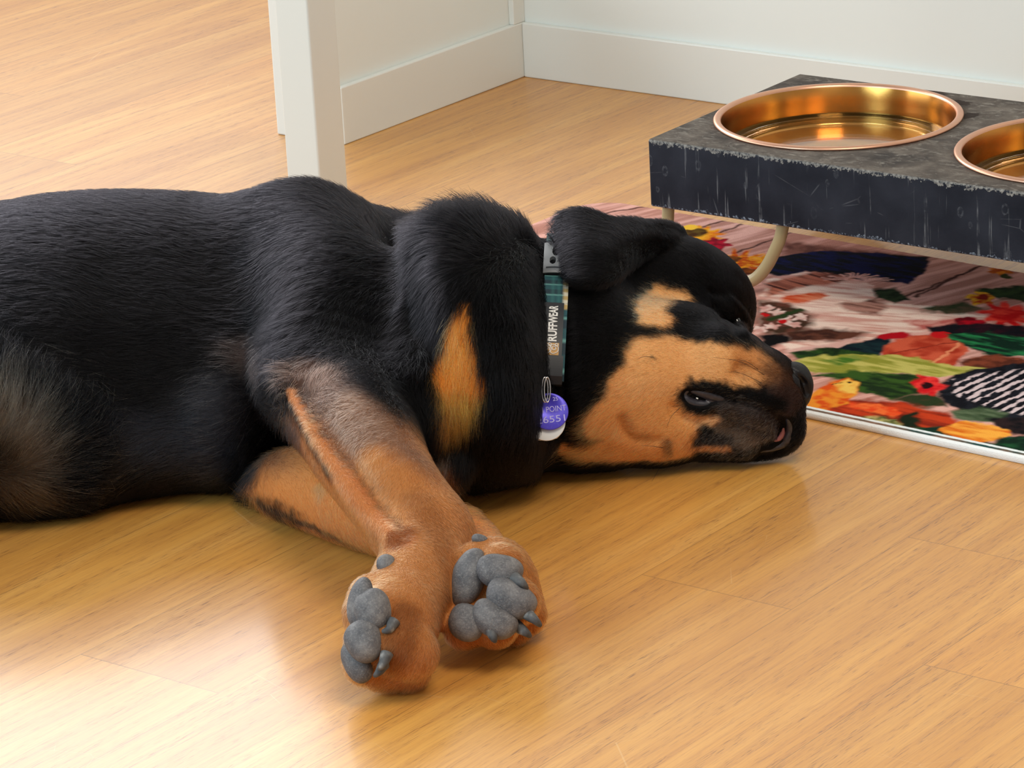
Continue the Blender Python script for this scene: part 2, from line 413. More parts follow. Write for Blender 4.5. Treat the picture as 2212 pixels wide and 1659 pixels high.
    poly([(1930, 860), (2030, 846), (2050, 880), (1980, 880)], (60, 74, 44), (84, 74, 48), soft=0.006, seed=34)
    # striped hen
    poly([(2030, 830), (2090, 800), (2285, 775), (2285, 930), (2120, 900), (2040, 870)], (28, 28, 36), (44, 46, 54), soft=0.004, seed=35)
    sx_ = (U * EM[0] + V * NM[0]) / .000395; sy_ = -(U * EM[1] + V * NM[1]) / .00112
    st_ = np.sin((sy_ + 0.36 * sx_) / 13.0 * 2 * np.pi + 2.2 * fbm(sx_ / 40, sy_ / 20, 4)); lim = 0.1 + 3.2 * (fbm(sx_ / 15 + np.floor((sy_ + .36 * sx_) / 13.0) * 7.3, sy_ / 60, 14, 2) - 0.5)
    m = np.clip((st_ - lim) * 3, 0, 1) * np.clip(0.5 - sd_poly([(2055, 822), (2120, 806), (2285, 790), (2285, 915), (2130, 880), (2060, 850)]) / 0.004, 0, 1)
    put(m, (226, 206, 206))
    blob(2004, 832, 40, 26, (216, 36, 44), (240, 76, 70), petals=6, seed=36, depth=0.2); blob(2003, 832, 14, 8, (60, 10, 20))
    # orange ground, chick, leaves near the white edge
    poly([(1690, 905), (1750, 860), (1850, 862), (1950, 868), (2060, 900), (2080, 930), (1990, 940), (1880, 915), (1760, 900)], (206, 80, 40), (150, 52, 30), soft=0.006, seed=37, sc=(30, 150))
    poly([(1820, 868), (1900, 870), (1950, 890), (1930, 900), (1850, 885)], (236, 90, 42), (246, 130, 70), soft=0.004, seed=38)
    poly([(1730, 885), (1755, 848), (1790, 826), (1830, 815), (1855, 826), (1858, 848), (1840, 858), (1830, 872), (1795, 880), (1775, 890)], (240, 160, 60), (226, 100, 36), soft=0.004, seed=39, k=0.3)
    poly([(1800, 830), (1830, 817), (1856, 828), (1852, 850), (1815, 846)], (246, 206, 110), (240, 176, 80), soft=0.004, seed=40); blob(1832, 827, 5, 3, (40, 20, 14)); line([(1795, 832), (1812, 828)], 0.001, (96, 52, 22))
    poly([(1800, 905), (1880, 898), (1940, 905), (1960, 925), (1860, 915)], (96, 104, 58), (200, 190, 130), soft=0.005, seed=41)
    poly([(1945, 898), (1975, 890), (1990, 925), (1950, 925)], (36, 50, 28), soft=0.005)
    poly([(1960, 925), (2030, 922), (2130, 955), (2285, 975), (2285, 995), (2100, 970)], (30, 62, 50), (44, 84, 54), soft=0.005, seed=42)
    poly([(2050, 890), (2110, 878), (2180, 890), (2160, 915), (2070, 905)], (74, 92, 64), (110, 124, 96), soft=0.005, seed=43, sc=(60, 220))
    poly([(2130, 905), (2285, 900), (2285, 945), (2170, 935)], (60, 44, 44), (30, 26, 30), soft=0.006, seed=44)
    poly([(2025, 926), (2085, 908), (2150, 920), (2192, 940), (2150, 950), (2100, 960), (2050, 945)], (250, 184, 84), (226, 124, 40), soft=0.003, seed=45, sc=(40, 160))
    poly([(2160, 945), (2285, 938), (2285, 985), (2140, 962)], (44, 96, 62), (26, 54, 40), soft=0.005, seed=46)
    # the print goes on beyond the picture and under the dog
    rr = random.Random(5)
    for (ua, ub, n_) in ((0.02, 0.20, 13), (0.50, 0.90, 46)):
        for _ in range(n_):
            cu, cv = rr.uniform(ua, ub), rr.uniform(0.03, W * (0.62 if ub > .5 else .5)); rx, ry = rr.uniform(.012, .034), rr.uniform(.010, .026)
            kind = rr.choice(['leaf', 'leaf', 'red', 'gold', 'orange', 'dark']); an = rr.uniform(0, 3.1)
            du, dv = (wx - cu) * math.cos(an) + (wy - cv) * math.sin(an), -(wx - cu) * math.sin(an) + (wy - cv) * math.cos(an)
            ca_, cb_, pet = dict(leaf=((66, 96, 46), (34, 56, 32), 0), red=((214, 36, 40), (150, 20, 34), 7), gold=((244, 180, 60), (206, 110, 30), 9), orange=((216, 96, 48), (160, 60, 34), 0), dark=((30, 34, 44), (50, 50, 58), 0))[kind]
            aa, r_ = np.arctan2(dv / ry, du / rx), np.hypot(du / rx, dv / ry); lim = 1.0 - (0.3 * (0.5 + 0.5 * np.cos(pet * aa)) if pet else 0)
            seen = (U + MAT_E0) * EM[0] + (V + MAT_N0) * NM[0]; yy = (U + MAT_E0) * EM[1] + (V + MAT_N0) * NM[1]
            hid = np.clip((seen - 0.1535 * yy) / 0.004, 0, 1) if ub > .5 else np.clip((0.070 * yy - seen) / 0.01, 0, 1)
            put(np.clip((lim - r_) / 0.25 + 0.5, 0, 1) * hid, ca_, cb_, seed=rr.randint(60, 99), sc=(70, 150))
    C = np.clip(C, 0, 1) ** 1.22
    # printed border lines and white hem, along the near edge only
    near = np.clip((W * 0.45 - V) / 0.05, 0, 1)
    jit = 0.0007 * (fbm(U * 300, V * 300, 77) - 0.5)
    put(np.clip(0.5 + (0.0085 - np.abs(R + jit - 0.0055 - 0.0)) / 0.001, 0, 1) * (R < 0.0085) * (R > 0.0035) * near, (34, 74, 70), (150, 110, 90), seed=50, sc=(30, 30), k=0.3)
    put(np.clip(0.5 + (0.0021 - np.abs(R + jit - 0.0095)) / 0.0008, 0, 1) * near, (236, 240, 238))
    put(np.clip(0.5 + (0.0033 - (R + jit)) / 0.0006, 0, 1) * near, (246, 245, 242))
    P0 = np.outer(U + MAT_E0, EM) + np.outer(V + MAT_N0, NM); P0[:, 2] = z.ravel()
    idx = np.arange((nu + 1) * (nv + 1)).reshape(nu + 1, nv + 1)
    Fc = np.stack([idx[:-1, :-1], idx[1:, :-1], idx[1:, 1:], idx[:-1, 1:]], -1).reshape(-1, 4)
    ring = np.concatenate([idx[:-1, 0], idx[-1, :-1], idx[:0:-1, -1], idx[0, :0:-1]])
    n0 = len(P0); side = []
    for k in range(4):
        q = P0[ring].copy(); q[:, 2] = [q[:, 2], MAT_T * 0.62, MAT_T * 0.25, 0.0003][k] if k else q[:, 2]
        ctr = P0.mean(0); side.append(q)
    for k, off in ((1, 0.0010), (2, 0.0010), (3, 0.0)):
        d = side[k] - P0.mean(0); d[:, 2] = 0; side[k] = side[k] + d / np.linalg.norm(d, axis=1)[:, None] * off
    m = len(ring); SF = []
    for k in range(3):
        a = n0 + k * m + np.arange(m); b = n0 + k * m + (np.arange(m) + 1) % m
        SF.append(np.stack([a, a + m, b + m, b], -1))
    Vall = np.concatenate([P0] + side); Fall = np.concatenate([Fc] + SF)
    me = mesh_np('floor_mat', Vall, Fall)
    Call = np.concatenate([C, np.tile(srgb(244, 243, 240), (4 * m, 1))])
    at_ = me.color_attributes.new('print', 'FLOAT_COLOR', 'POINT')
    at_.data.foreach_set('color', np.concatenate([Call, np.ones((len(Call), 1))], 1).astype(np.float32).ravel())
    t = NT('printed_plush'); a = t.n('ShaderNodeVertexColor', layer_name='print')
    nz = t.noise(t.coord('Object'), 900, 2, 0.6)
    t.p(Base_Color=t.mix(t.math('MULTIPLY', nz, 0.12), a.outputs[0], (0.02, 0.02, 0.02)), Roughness=0.95, Specular_IOR_Level=0.05)
    t.bump(nz, 0.6, 0.001)
    o = link('floor_mat', me, t.m)
    return tag(o, 'colourful printed plush mat of farm birds and flowers under the raised bowl stand', 'mat')
build_mat()

# ------------------------------------------------------------------ raised feeding stand
ST_A = 0.65080; ST_O = np.array([0.14135, 3.27034, 0.0]); ST_H, ST_T, ST_W, ST_L = 0.15015, 0.0668, 0.2725, 0.64
XS = np.array([math.cos(ST_A), -math.sin(ST_A), 0]); YS = np.array([math.sin(ST_A), math.cos(ST_A), 0])
stand = empty('bowl_stand', ST_O, 'worn black wooden bowl stand on bent metal legs, holding two brass bowls', 'bowl stand')
stand.rotation_euler = (0, 0, -ST_A)
def local(name, me, mat, par):
    o = bpy.data.objects.new(name, me); COL.objects.link(o)
    if mat is not None: me.materials.append(mat)
    o.parent = par; return o
BOWL_R = 0.1202
b1 = np.array([(0.32696 - ST_O[0]) * XS[0] + (3.31112 - ST_O[1]) * XS[1], (0.32696 - ST_O[0]) * YS[0] + (3.31112 - ST_O[1]) * YS[1]])
b2 = b1 + np.array([0.2660, -0.002])
def stand_box():
    bm = box_bm((0, 0, ST_H - ST_T), (ST_L, 0, 0), (0, ST_W, 0), (0, 0, ST_T), 0.0022, 3)
    me = bm_mesh('box', bm); ob = bpy.data.objects.new('tmp', me); COL.objects.link(ob); tmp = [ob]
    for c in (b1, b2):
        V, Fc = lathe([(BOWL_R - 0.0055, 0.02), (BOWL_R - 0.0055, 0.2)], 128)
        n = len(V) // 2; V = np.concatenate([V, [[0, 0, 0.02], [0, 0, 0.2]]]); bmc = bmesh.new()
        vs = [bmc.verts.new(v + np.array([c[0], c[1], 0])) for v in V]
        for f in Fc: bmc.faces.new([vs[i] for i in f])
        for j in range(n):
            bmc.faces.new([vs[(j + 1) % n], vs[j], vs[2 * n]]); bmc.faces.new([vs[n + j], vs[n + (j + 1) % n], vs[2 * n + 1]])
        cm = bpy.data.objects.new('tmp', bm_mesh('cut', bmc)); COL.objects.link(cm); tmp.append(cm)
        md = ob.modifiers.new('cut', 'BOOLEAN'); md.operation = 'DIFFERENCE'; md.object = cm; md.solver = 'EXACT'
    dg = bpy.context.evaluated_depsgraph_get(); dg.update()
    out = bpy.data.meshes.new_from_object(ob.evaluated_get(dg)); out.name = 'stand_box'
    for t in tmp: bpy.data.objects.remove(t)
    return out
def stand_material():
    t = NT('worn_black_paint'); co = t.coord('Object'); sep = t.n('ShaderNodeSeparateXYZ'); t.l(co, sep.inputs[0])
    x, y, z = sep.outputs
    gm = t.n('ShaderNodeNewGeometry'); ns = t.n('ShaderNodeSeparateXYZ'); t.l(gm.outputs['True Normal'], ns.inputs[0])
    top = t.ramp(ns.outputs[2], (0.6, 0.0), (0.85, 1.0))
    n1 = t.noise(co, 24, 6, 0.62, 0.4); n2 = t.noise(t.mapping(co, scale=(1, 2.2, 1)), 70, 5, 0.65, 1.0); n3 = t.noise(co, 340, 3, 0.6)
    ctop = t.ramp(n1, (0.32, srgb(60, 55, 52)), (0.5, srgb(88, 80, 73)), (0.68, srgb(112, 103, 94)))
    ctop = t.mix(t.math('MULTIPLY', t.ramp(n2, (0.52, 0.0), (0.68, 1.0)), 0.55), ctop, srgb(150, 143, 133))
    ctop = t.mix(t.math('MULTIPLY', t.ramp(n3, (0.55, 0.0), (0.7, 1.0)), 0.3), ctop, srgb(62, 54, 50))
    # paint lost round the bowls
    for c in (b1, b2):
        dx = t.math('SUBTRACT', x, float(c[0])); dy = t.math('SUBTRACT', y, float(c[1]))
        r = t.math('SQRT', t.math('ADD', t.math('MULTIPLY', dx, dx), t.math('MULTIPLY', dy, dy)))
        k = t.math('MULTIPLY', t.math('LESS_THAN', t.math('SUBTRACT', r, t.math('MULTIPLY', n2, 0.034)), BOWL_R - 0.0145), t.ramp(n1, (0.46, 0.0), (0.6, 1.0)))
        ctop = t.mix(t.math('MULTIPLY', k, 0.75), ctop, srgb(66, 42, 34))
    for px_, py_, sa, sb in ((2062, 221, .017, .010), (2012, 200, .020, .006), (2094, 250, .008, .012)):
        q_ = at(px_, py_, ST_H) - ST_O; lx_, ly_ = float(q_ @ XS), float(q_ @ YS)
        ex = t.math('DIVIDE', t.math('SUBTRACT', x, lx_), sa); ey = t.math('DIVIDE', t.math('SUBTRACT', y, ly_), sb)
        dd = t.math('ADD', t.math('SQRT', t.math('ADD', t.math('MULTIPLY', ex, ex), t.math('MULTIPLY', ey, ey))), t.math('MULTIPLY', t.math('SUBTRACT', n2, 0.5), 1.6))
        ctop = t.mix(t.math('MULTIPLY', t.math('LESS_THAN', dd, 0.95), 0.85), ctop, srgb(46, 36, 31))
    # front: dark paint, white lime runs from the upper edge
    cs = t.ramp(t.noise(co, 16, 4), (0.3, srgb(30, 32, 39)), (0.7, srgb(52, 54, 62)))
    wv = t.noise(t.mapping(co, scale=(1, 1, 0.05)), 150, 3, 0.6)
    run = t.math('MULTIPLY', t.ramp(wv, (0.60, 0.0), (0.66, 1.0), (0.70, 0.1)), t.ramp(n1, (0.42, 0.0), (0.6, 1.0)))
    cs = t.mix(t.math('MULTIPLY', run, 0.34), cs, srgb(190, 190, 190))
    dt = t.math('SUBTRACT', ST_H, z); db = t.math('SUBTRACT', z, ST_H - ST_T)
    et = t.math('LESS_THAN', t.math('SUBTRACT', dt, t.math('MULTIPLY', t.math('SUBTRACT', t.math('ADD', t.math('MULTIPLY', n2, 0.55), t.math('MULTIPLY', n3, 0.45)), 0.40), 0.030)), 0.0)
    eb = t.math('LESS_THAN', t.math('SUBTRACT', db, t.math('MULTIPLY', t.math('SUBTRACT', t.math('ADD', t.math('MULTIPLY', n2, 0.55), t.math('MULTIPLY', n3, 0.45)), 0.42), 0.026)), 0.0)
    cs = t.mix(t.math('MULTIPLY', et, t.ramp(n3, (0.36, 0.10), (0.66, 0.95))), cs, srgb(158, 154, 146))
    cs = t.mix(t.math('MULTIPLY', eb, t.ramp(n3, (0.45, 0.0), (0.65, 0.8))), cs, srgb(150, 160, 172))
    vor = t.n('ShaderNodeTexVoronoi', feature='F1'); t.l(t.mapping(co, scale=(1, 1, 0.65)), vor.inputs['Vector']); vor.inputs['Scale'].default_value = 95
    ringd = t.math('ABSOLUTE', t.math('SUBTRACT', vor.outputs['Distance'], 0.30))
    wn = t.n('ShaderNodeTexWhiteNoise'); t.l(vor.outputs['Position'], wn.inputs['Vector'])
    drop = t.math('MULTIPLY', t.math('LESS_THAN', ringd, 0.07), t.math('GREATER_THAN', wn.outputs['Value'], 0.93))
    cs = t.mix(t.math('MULTIPLY', t.math('MULTIPLY', drop, t.ramp(n3, (0.4, 0.1), (0.6, 1.0))), 0.10), cs, srgb(176, 178, 182))
    wvs = t.n('ShaderNodeTexVoronoi', feature='DISTANCE_TO_EDGE'); t.l(t.mapping(co, rot=(0.2, 0.5, 0.2), scale=(1, 1, 2.4)), wvs.inputs['Vector']); wvs.inputs['Scale'].default_value = 17
    sc = t.math('MULTIPLY', t.math('LESS_THAN', wvs.outputs['Distance'], 0.012), t.ramp(t.noise(co, 30, 3), (0.56, 0.0), (0.64, 1.0)))
    cs = t.mix(t.math('MULTIPLY', sc, 0.16), cs, srgb(150, 150, 152))
    t.p(Base_Color=t.mix(top, cs, ctop), Roughness=t.math('ADD', t.math('MULTIPLY', top, 0.4), 0.42), Specular_IOR_Level=0.12)
    t.bump(t.math('ADD', t.math('MULTIPLY', n2, 0.6), t.math('MULTIPLY', n3, 0.4)), 0.35, 0.001)
    return t.m
local('stand_box', stand_box(), stand_material(), stand)
tl = NT('beige_enamel'); tl.p(Base_Color=tuple(srgb(178, 160, 118)), Roughness=0.3, Specular_IOR_Level=0.5)
path = [(0.0125, 0.086), (0.0105, 0.06), (0.012, 0.036), (0.022, 0.018), (0.042, MAT_T + 0.0064), (0.075, MAT_T + 0.0062), (0.092, 0.0155), (0.108, 0.0225), (0.121, 0.036), (0.131, 0.053), (0.138, 0.068), (0.1425, 0.086)]
for k, (x0, y0, sx) in enumerate(((0, 0.013, 1), (ST_L, 0.013, -1), (0, ST_W - 0.016, 1), (ST_L, ST_W - 0.016, -1))):
    pts = catmull([(x0 + sx * a, y0, b) for a, b in path], 8)
    V, Fc = tube(pts, 0.0060, 20)
    local('leg', mesh_np('leg', V, Fc), tl.m, stand)

def brass(name, col, rough, aniso=True):
    t = NT(name); co = t.coord('Object'); sep = t.n('ShaderNodeSeparateXYZ'); t.l(co, sep.inputs[0])
    a = t.math('ARCTAN2', sep.outputs[1], sep.outputs[0])
    cb = t.n('ShaderNodeCombineXYZ'); t.l(t.math('MULTIPLY', a, 0.6), cb.inputs[0]); t.l(t.math('MULTIPLY', sep.outputs[2], 30.0), cb.inputs[2])
    br = t.noise(cb.outputs[0], 22, 4, 0.6); sm = t.noise(co, 30, 4, 0.6)
    c = t.mix(t.ramp(sm, (0.4, 0.0), (0.75, 0.2)), col, tuple(np.array(col) * 0.72))
    t.p(Base_Color=c, Metallic=1.0, Roughness=t.math('ADD', rough, t.math('MULTIPLY', br, 0.05)))
    if aniso: t.p(Anisotropic=0.8, Anisotropic_Rotation=0.25); tg = t.n('ShaderNodeTangent', direction_type='RADIAL', axis='Z'); t.l(tg.outputs[0], t.b.inputs['Tangent'])
    return t.m
BR_IN = brass('brushed_brass', tuple(srgb(204, 146, 74)), 0.20); BR_RIM = brass('copper_rim', tuple(srgb(226, 172, 142)), 0.34, False)
twater = NT('still_water'); twater.p(Base_Color=(1, 1, 1), Roughness=0.0, Transmission_Weight=1.0, IOR=1.333)
def bowl(c, label, wlabel):
    w = ST_O + XS * c[0] + YS * c[1]
    e = empty('pet_bowl', (w[0], w[1], ST_H), label, 'bowl', 'brass bowls in the stand')
    prof = [(0.1128, 0.0012), (0.1112, -0.004), (0.1102, -0.012), (0.1086, -0.042), (0.1074, -0.0505), (0.1035, -0.0565), (0.098, -0.0585), (0.05, -0.0590), (0.0004, -0.0590)]
    out = [(0.0004, -0.0602), (0.05, -0.0602), (0.0984, -0.0597), (0.1046, -0.0574), (0.1087, -0.0508), (0.1098, -0.042), (0.1114, -0.012), (0.1122, -0.0035), (0.1134, 0.0002)]
    V, Fc = lathe(prof + out, 160); local('bowl_shell', mesh_np('bowl_shell', V, Fc), BR_IN, e)
    rim = [(0.1126, 0.0006), (0.1131, 0.0022), (0.1142, 0.0031), (0.116, 0.0035), (0.118, 0.0033), (0.1194, 0.0025), (0.1202, 0.0012), (0.1198, 0.0003), (0.1180, 0.0002), (0.1150, 0.0003), (0.1126, 0.0006)]
    V, Fc = lathe(rim, 160); local('rim', mesh_np('rim', V, Fc), BR_RIM, e)
    wl = -0.0245; rw = float(np.interp(-wl, [0.012, 0.042], [0.1102, 0.1086])) - 0.0001
    V, Fc = lathe([(0.0002, wl - 0.0008), (0.09, wl - 0.0008), (rw - 0.002, wl - 0.0006), (rw, wl)], 128)
    bm_v = np.concatenate([V, lathe([(0.1082, -0.042), (0.107, -0.0503), (0.103, -0.0562), (0.0978, -0.0582), (0.0002, -0.0587)], 128)[0]])
    n = 128; Fw = []
    for i in range(8):
        for j in range(n):
            j2 = (j + 1) % n; Fw.append((i * n + j, (i + 1) * n + j, (i + 1) * n + j2, i * n + j2))
    ob = link('water', mesh_np('water', bm_v, Fw), twater.m); ob.location = (w[0], w[1], ST_H)
    tag(ob, wlabel, 'water', 'water in the bowls')
bowl(b1, 'brass bowl with copper rim, fully in view, set in the left of the black stand', 'still water half filling the left brass bowl')
bowl(b2, 'brass bowl cut off by the right edge of the photo, set in the black stand', 'still water in the right brass bowl at the photo edge')
# ------------------------------------------------------------------ sculpting with distance fields
PX = 0.000395                                    # metres per photo pixel at the dog
class Sculpt:
    def __init__(self): self.pr = []
    def add(self, fn, c, r, k=0.01, op='u'): self.pr.append((fn, np.array(c, float), float(r), k, op))
    def ell(self, c, rad, axes=None, k=0.01, op='u'):
        c = np.array(c, float); rad = np.array(rad, float)
        A = np.eye(3) if axes is None else np.array(axes, float)   # rows are the axes
        def f(P):
            q = (P - c) @ A.T; k0 = np.sqrt(((q / rad) ** 2).sum(1)); k1 = np.sqrt(((q / rad ** 2) ** 2).sum(1)) + 1e-9
            return k0 * (k0 - 1) / k1
        self.add(f, c, rad.max(), k, op)
    def chain(self, pts, rad, k=0.01, op='u', n=0):
        P0 = np.array(pts, float); R0 = np.array(rad, float) if not np.isscalar(rad) else np.full(len(P0), rad)
        if n: Q = catmull(np.concatenate([P0, R0[:, None]], 1), n); P0, R0 = Q[:, :3], Q[:, 3]
        def f(P):
            d = np.full(len(P), 1e3)
            for a, b, ra, rb in zip(P0[:-1], P0[1:], R0[:-1], R0[1:]):
                ba = b - a; t = np.clip(((P - a) @ ba) / (ba @ ba + 1e-12), 0, 1)
                d = np.minimum(d, np.sqrt(((P - a - t[:, None] * ba) ** 2).sum(1)) - (ra + (rb - ra) * t))
            return d
        c = P0.mean(0); self.add(f, c, (np.linalg.norm(P0 - c, axis=1) + R0).max(), k, op)
    def loft(self, xs, cy, cz, ry, rz, k=0.02):
        T = np.stack([xs, cy, cz, ry, rz], 1); T = catmull(T, 16)
        T = T[np.argsort(T[:, 0])]; X = T[:, 0]
        def f(P):
            x = np.clip(P[:, 0], X[0], X[-1])
            g = [np.interp(x, X, T[:, j]) for j in range(1, 5)]
            qy, qz = P[:, 1] - g[0], P[:, 2] - g[1]
            k0 = np.sqrt((qy / g[2]) ** 2 + (qz / g[3]) ** 2); k1 = np.sqrt((qy / g[2] ** 2) ** 2 + (qz / g[3] ** 2) ** 2) + 1e-9
            d = k0 * (k0 - 1) / k1; d = np.maximum(d, -np.minimum(g[2], g[3]))
            dx = np.abs(P[:, 0] - x)
            return np.where(dx > 0, np.sqrt(np.maximum(d, 0) ** 2 + dx ** 2) + np.minimum(d, 0) * (dx < 1e-4), d * 0.93)
        c = np.array([(X[0] + X[-1]) / 2, T[:, 1].mean(), T[:, 2].mean()])
        self.add(f, c, (X[-1] - X[0]) / 2 + T[:, 3].max() * 1.5, k)
    def surf(self, px, py, deep=0.0):
        """the point of the surface so far that is seen at a photo pixel, moved deeper along the view"""
        d = ray(px, py); t = np.linspace(2.55, 3.65, 551); v = self.ev(CAM + t[:, None] * d)
        i = int(np.argmax(v < 0)) if (v < 0).any() else int(np.argmin(v))
        t0 = t[i] if i == 0 or v[i] > 0 else t[i - 1] + (t[i] - t[i - 1]) * v[i - 1] / (v[i - 1] - v[i])
        return CAM + d * (t0 + deep)
    def ev(self, P, cull=None):
        d = np.full(len(P), 0.5)
        for fn, c, r, k, op in self.pr:
            if cull is not None and np.linalg.norm(cull[0] - c) - r > cull[1] + k: continue
            v = fn(P)
            if op == 'u':
                h = np.maximum(k - np.abs(d - v), 0) / max(k, 1e-6); d = np.minimum(d, v) - h * h * k * 0.25
            else:
                h = np.maximum(k - np.abs(d + v), 0) / max(k, 1e-6); d = np.maximum(d, -v) + h * h * k * 0.25
        return d

def surface(sc, lo, hi, h, post=None):
    """extract one closed quad surface from the field"""
    lo = np.array(lo, float); n = np.ceil((np.array(hi) - lo) / h).astype(int) + 1
    B = 16; n = ((n + B - 1) // B) * B
    G = np.full(n, 0.5, np.float32); o = np.stack(np.meshgrid(*[np.arange(B)] * 3, indexing='ij'), -1).reshape(-1, 3) * h
    nb = n // B; half = B * h * 0.5 * 1.7320508
    cs = np.stack(np.meshgrid(*[np.arange(q) for q in nb], indexing='ij'), -1).reshape(-1, 3)
    cen = lo + cs * (B * h) + (B - 1) * h / 2
    dc = sc.ev(cen)
    if post is not None: dc = post(cen, dc)
    for i in range(len(cs)):
        a, b, c = cs[i] * B
        if abs(dc[i]) > half * 1.25 + 0.022:
            if dc[i] < 0: G[a:a + B, b:b + B, c:c + B] = -0.5
            continue
        P = lo + cs[i] * (B * h) + o
        v = sc.ev(P, (cen[i], half + 0.035))
        if post is not None: v = post(P, v)
        G[a:a + B, b:b + B, c:c + B] = v.reshape(B, B, B)
    S = G < 0
    s8 = sum(S[i:n[0] - 1 + i, j:n[1] - 1 + j, k:n[2] - 1 + k].astype(np.uint8) for i in (0, 1) for j in (0, 1) for k in (0, 1))
    ix = np.argwhere((s8 > 0) & (s8 < 8)); m = len(ix)
    idm = np.full(tuple(n - 1), -1, np.int32); idm[ix[:, 0], ix[:, 1], ix[:, 2]] = np.arange(m)
    val = {c: G[ix[:, 0] + c[0], ix[:, 1] + c[1], ix[:, 2] + c[2]] for c in [(i, j, k) for i in (0, 1) for j in (0, 1) for k in (0, 1)]}
    acc = np.zeros((m, 3)); cnt = np.zeros(m)
    for ax in range(3):
        for c in val:
            if c[ax]: continue
            e = list(c); e[ax] = 1; e = tuple(e); va, vb = val[c], val[e]
            x = (va < 0) != (vb < 0); t = np.where(x, va / (va - vb + 1e-12), 0)
            p = np.tile(np.array(c, float), (m, 1)); p[:, ax] += t
            acc[x] += p[x]; cnt[x] += 1
    V = lo + (ix + acc / np.maximum(cnt, 1)[:, None]) * h
    Fq = []
    for ax in range(3):
        a1, a2 = (ax + 1) % 3, (ax + 2) % 3
        sl0 = [slice(None)] * 3; sl1 = [slice(None)] * 3; sl0[ax] = slice(0, -1); sl1[ax] = slice(1, None)
        X = np.argwhere(S[tuple(sl0)] != S[tuple(sl1)])
        X = X[(X[:, a1] > 0) & (X[:, a2] > 0) & (X[:, a1] < n[a1] - 1) & (X[:, a2] < n[a2] - 1)]
        q = []
        for d1, d2 in ((-1, -1), (0, -1), (0, 0), (-1, 0)):
            Y = X.copy(); Y[:, a1] += d1; Y[:, a2] += d2; q.append(idm[Y[:, 0], Y[:, 1], Y[:, 2]])
        q = np.stack(q, 1); fl = ~S[X[:, 0], X[:, 1], X[:, 2]]
        q[fl] = q[fl][:, ::-1]; Fq.append(q)
    Fq = np.concatenate(Fq); Fq = Fq[(Fq >= 0).all(1)]
    return V, Fq

def frame(ax, up=(0, 0, 1)):
    a = np.array(ax, float); a /= np.linalg.norm(a); u = np.array(up, float); u -= a * (u @ a); u /= np.linalg.norm(u)
    return np.stack([a, u, np.cross(a, u)])

# ------------------------------------------------------------------ the dog's body
dogS = Sculpt()
KC, KS = 0.9435, 0.3315                          # how height and depth show in the picture at the dog
def sections(rows, zlift=0.0):
    """rows (px column, top px, bottom px, depth / height of the section[, centre height])"""
    out = []
    for r in rows:
        x, t, b, q = r[:4]; hgt = (b - t) / 2 * PX
        a = hgt / math.hypot(KC, KS * q); zc = (r[4] if len(r) > 4 else a * 0.975) + zlift
        c = at(x, (t + b) / 2, zc); out.append((c[0], c[1], c[2], a * q, a))
    o = np.array(out); return o[:, 0], o[:, 1], o[:, 2], o[:, 3], o[:, 4]
# ribcage, lying on its side, then the lower brisket and belly that slope down towards the camera
dogS.loft(*sections([(-1010, 770, 800, 1.2, 0.10), (-980, 640, 900, 1.3), (-880, 520, 970, 1.5), (-650, 452, 985, 1.7), (-400, 436, 985, 1.8), (-150, 436, 990, 1.85), (0, 425, 990, 1.85), (100, 409, 988, 1.85),
    (200, 401, 980, 1.85), (300, 400, 962, 1.8), (400, 404, 950, 1.8), (500, 410, 935, 1.8), (600, 410, 910, 1.8), (700, 412, 890, 1.75), (800, 432, 880, 1.7), (880, 456, 870, 1.6),
    (950, 490, 850, 1.5, .098), (1010, 560, 830, 1.3, .098), (1040, 670, 790, 1.1, .098), (1046, 720, 750, 1.0, .098)]))
dogS.loft(*sections([(-900, 780, 830, 1.2, .05), (-860, 750, 1000, 1.3), (-650, 740, 1070, 1.3), (-400, 740, 1082, 1.3), (-150, 750, 1096, 1.3), (0, 760, 1101, 1.3), (100, 765, 1099, 1.3), (200, 760, 1088, 1.3), (300, 745, 1067, 1.3), (400, 735, 1055, 1.3),
    (500, 730, 1050, 1.3), (600, 710, 1012, 1.3, .056), (700, 700, 978, 1.3, .062), (800, 690, 968, 1.3, .068), (900, 690, 958, 1.3, .072), (980, 720, 930, 1.2, .076), (1030, 760, 880, 1.1, .08), (1040, 800, 840, 1.0, .08)]), k=0.07)
# shoulder blade and upper arm under the skin
dogS.chain([at(655, 520, .150), at(720, 640, .142), at(715, 750, .124), at(690, 820, .112)], [.046, .054, .050, .040], k=0.06, n=4)
dogS.chain([at(900, 690, .122), at(930, 790, .110), at(900, 880, .098)], [.05, .052, .045], k=0.04, n=4)
dogS.ell(at(985, 800, .104), (.026, .040, .050), k=0.03)
# neck with its loose ruff
dogS.loft(*sections([(900, 490, 960, 1.1, .112), (960, 474, 1020, 1.15, .112), (1010, 466, 1044, 1.2), (1060, 466, 1040, 1.3), (1100, 472, 1033, 1.4), (1140, 486, 1022, 1.45), (1165, 508, 1006, 1.45), (1185, 526, 998, 1.45),
    (1210, 536, 992, 1.45), (1260, 552, 978, 1.4, .088), (1330, 590, 930, 1.3, .088), (1380, 650, 860, 1.2, .085)]), k=0.026)
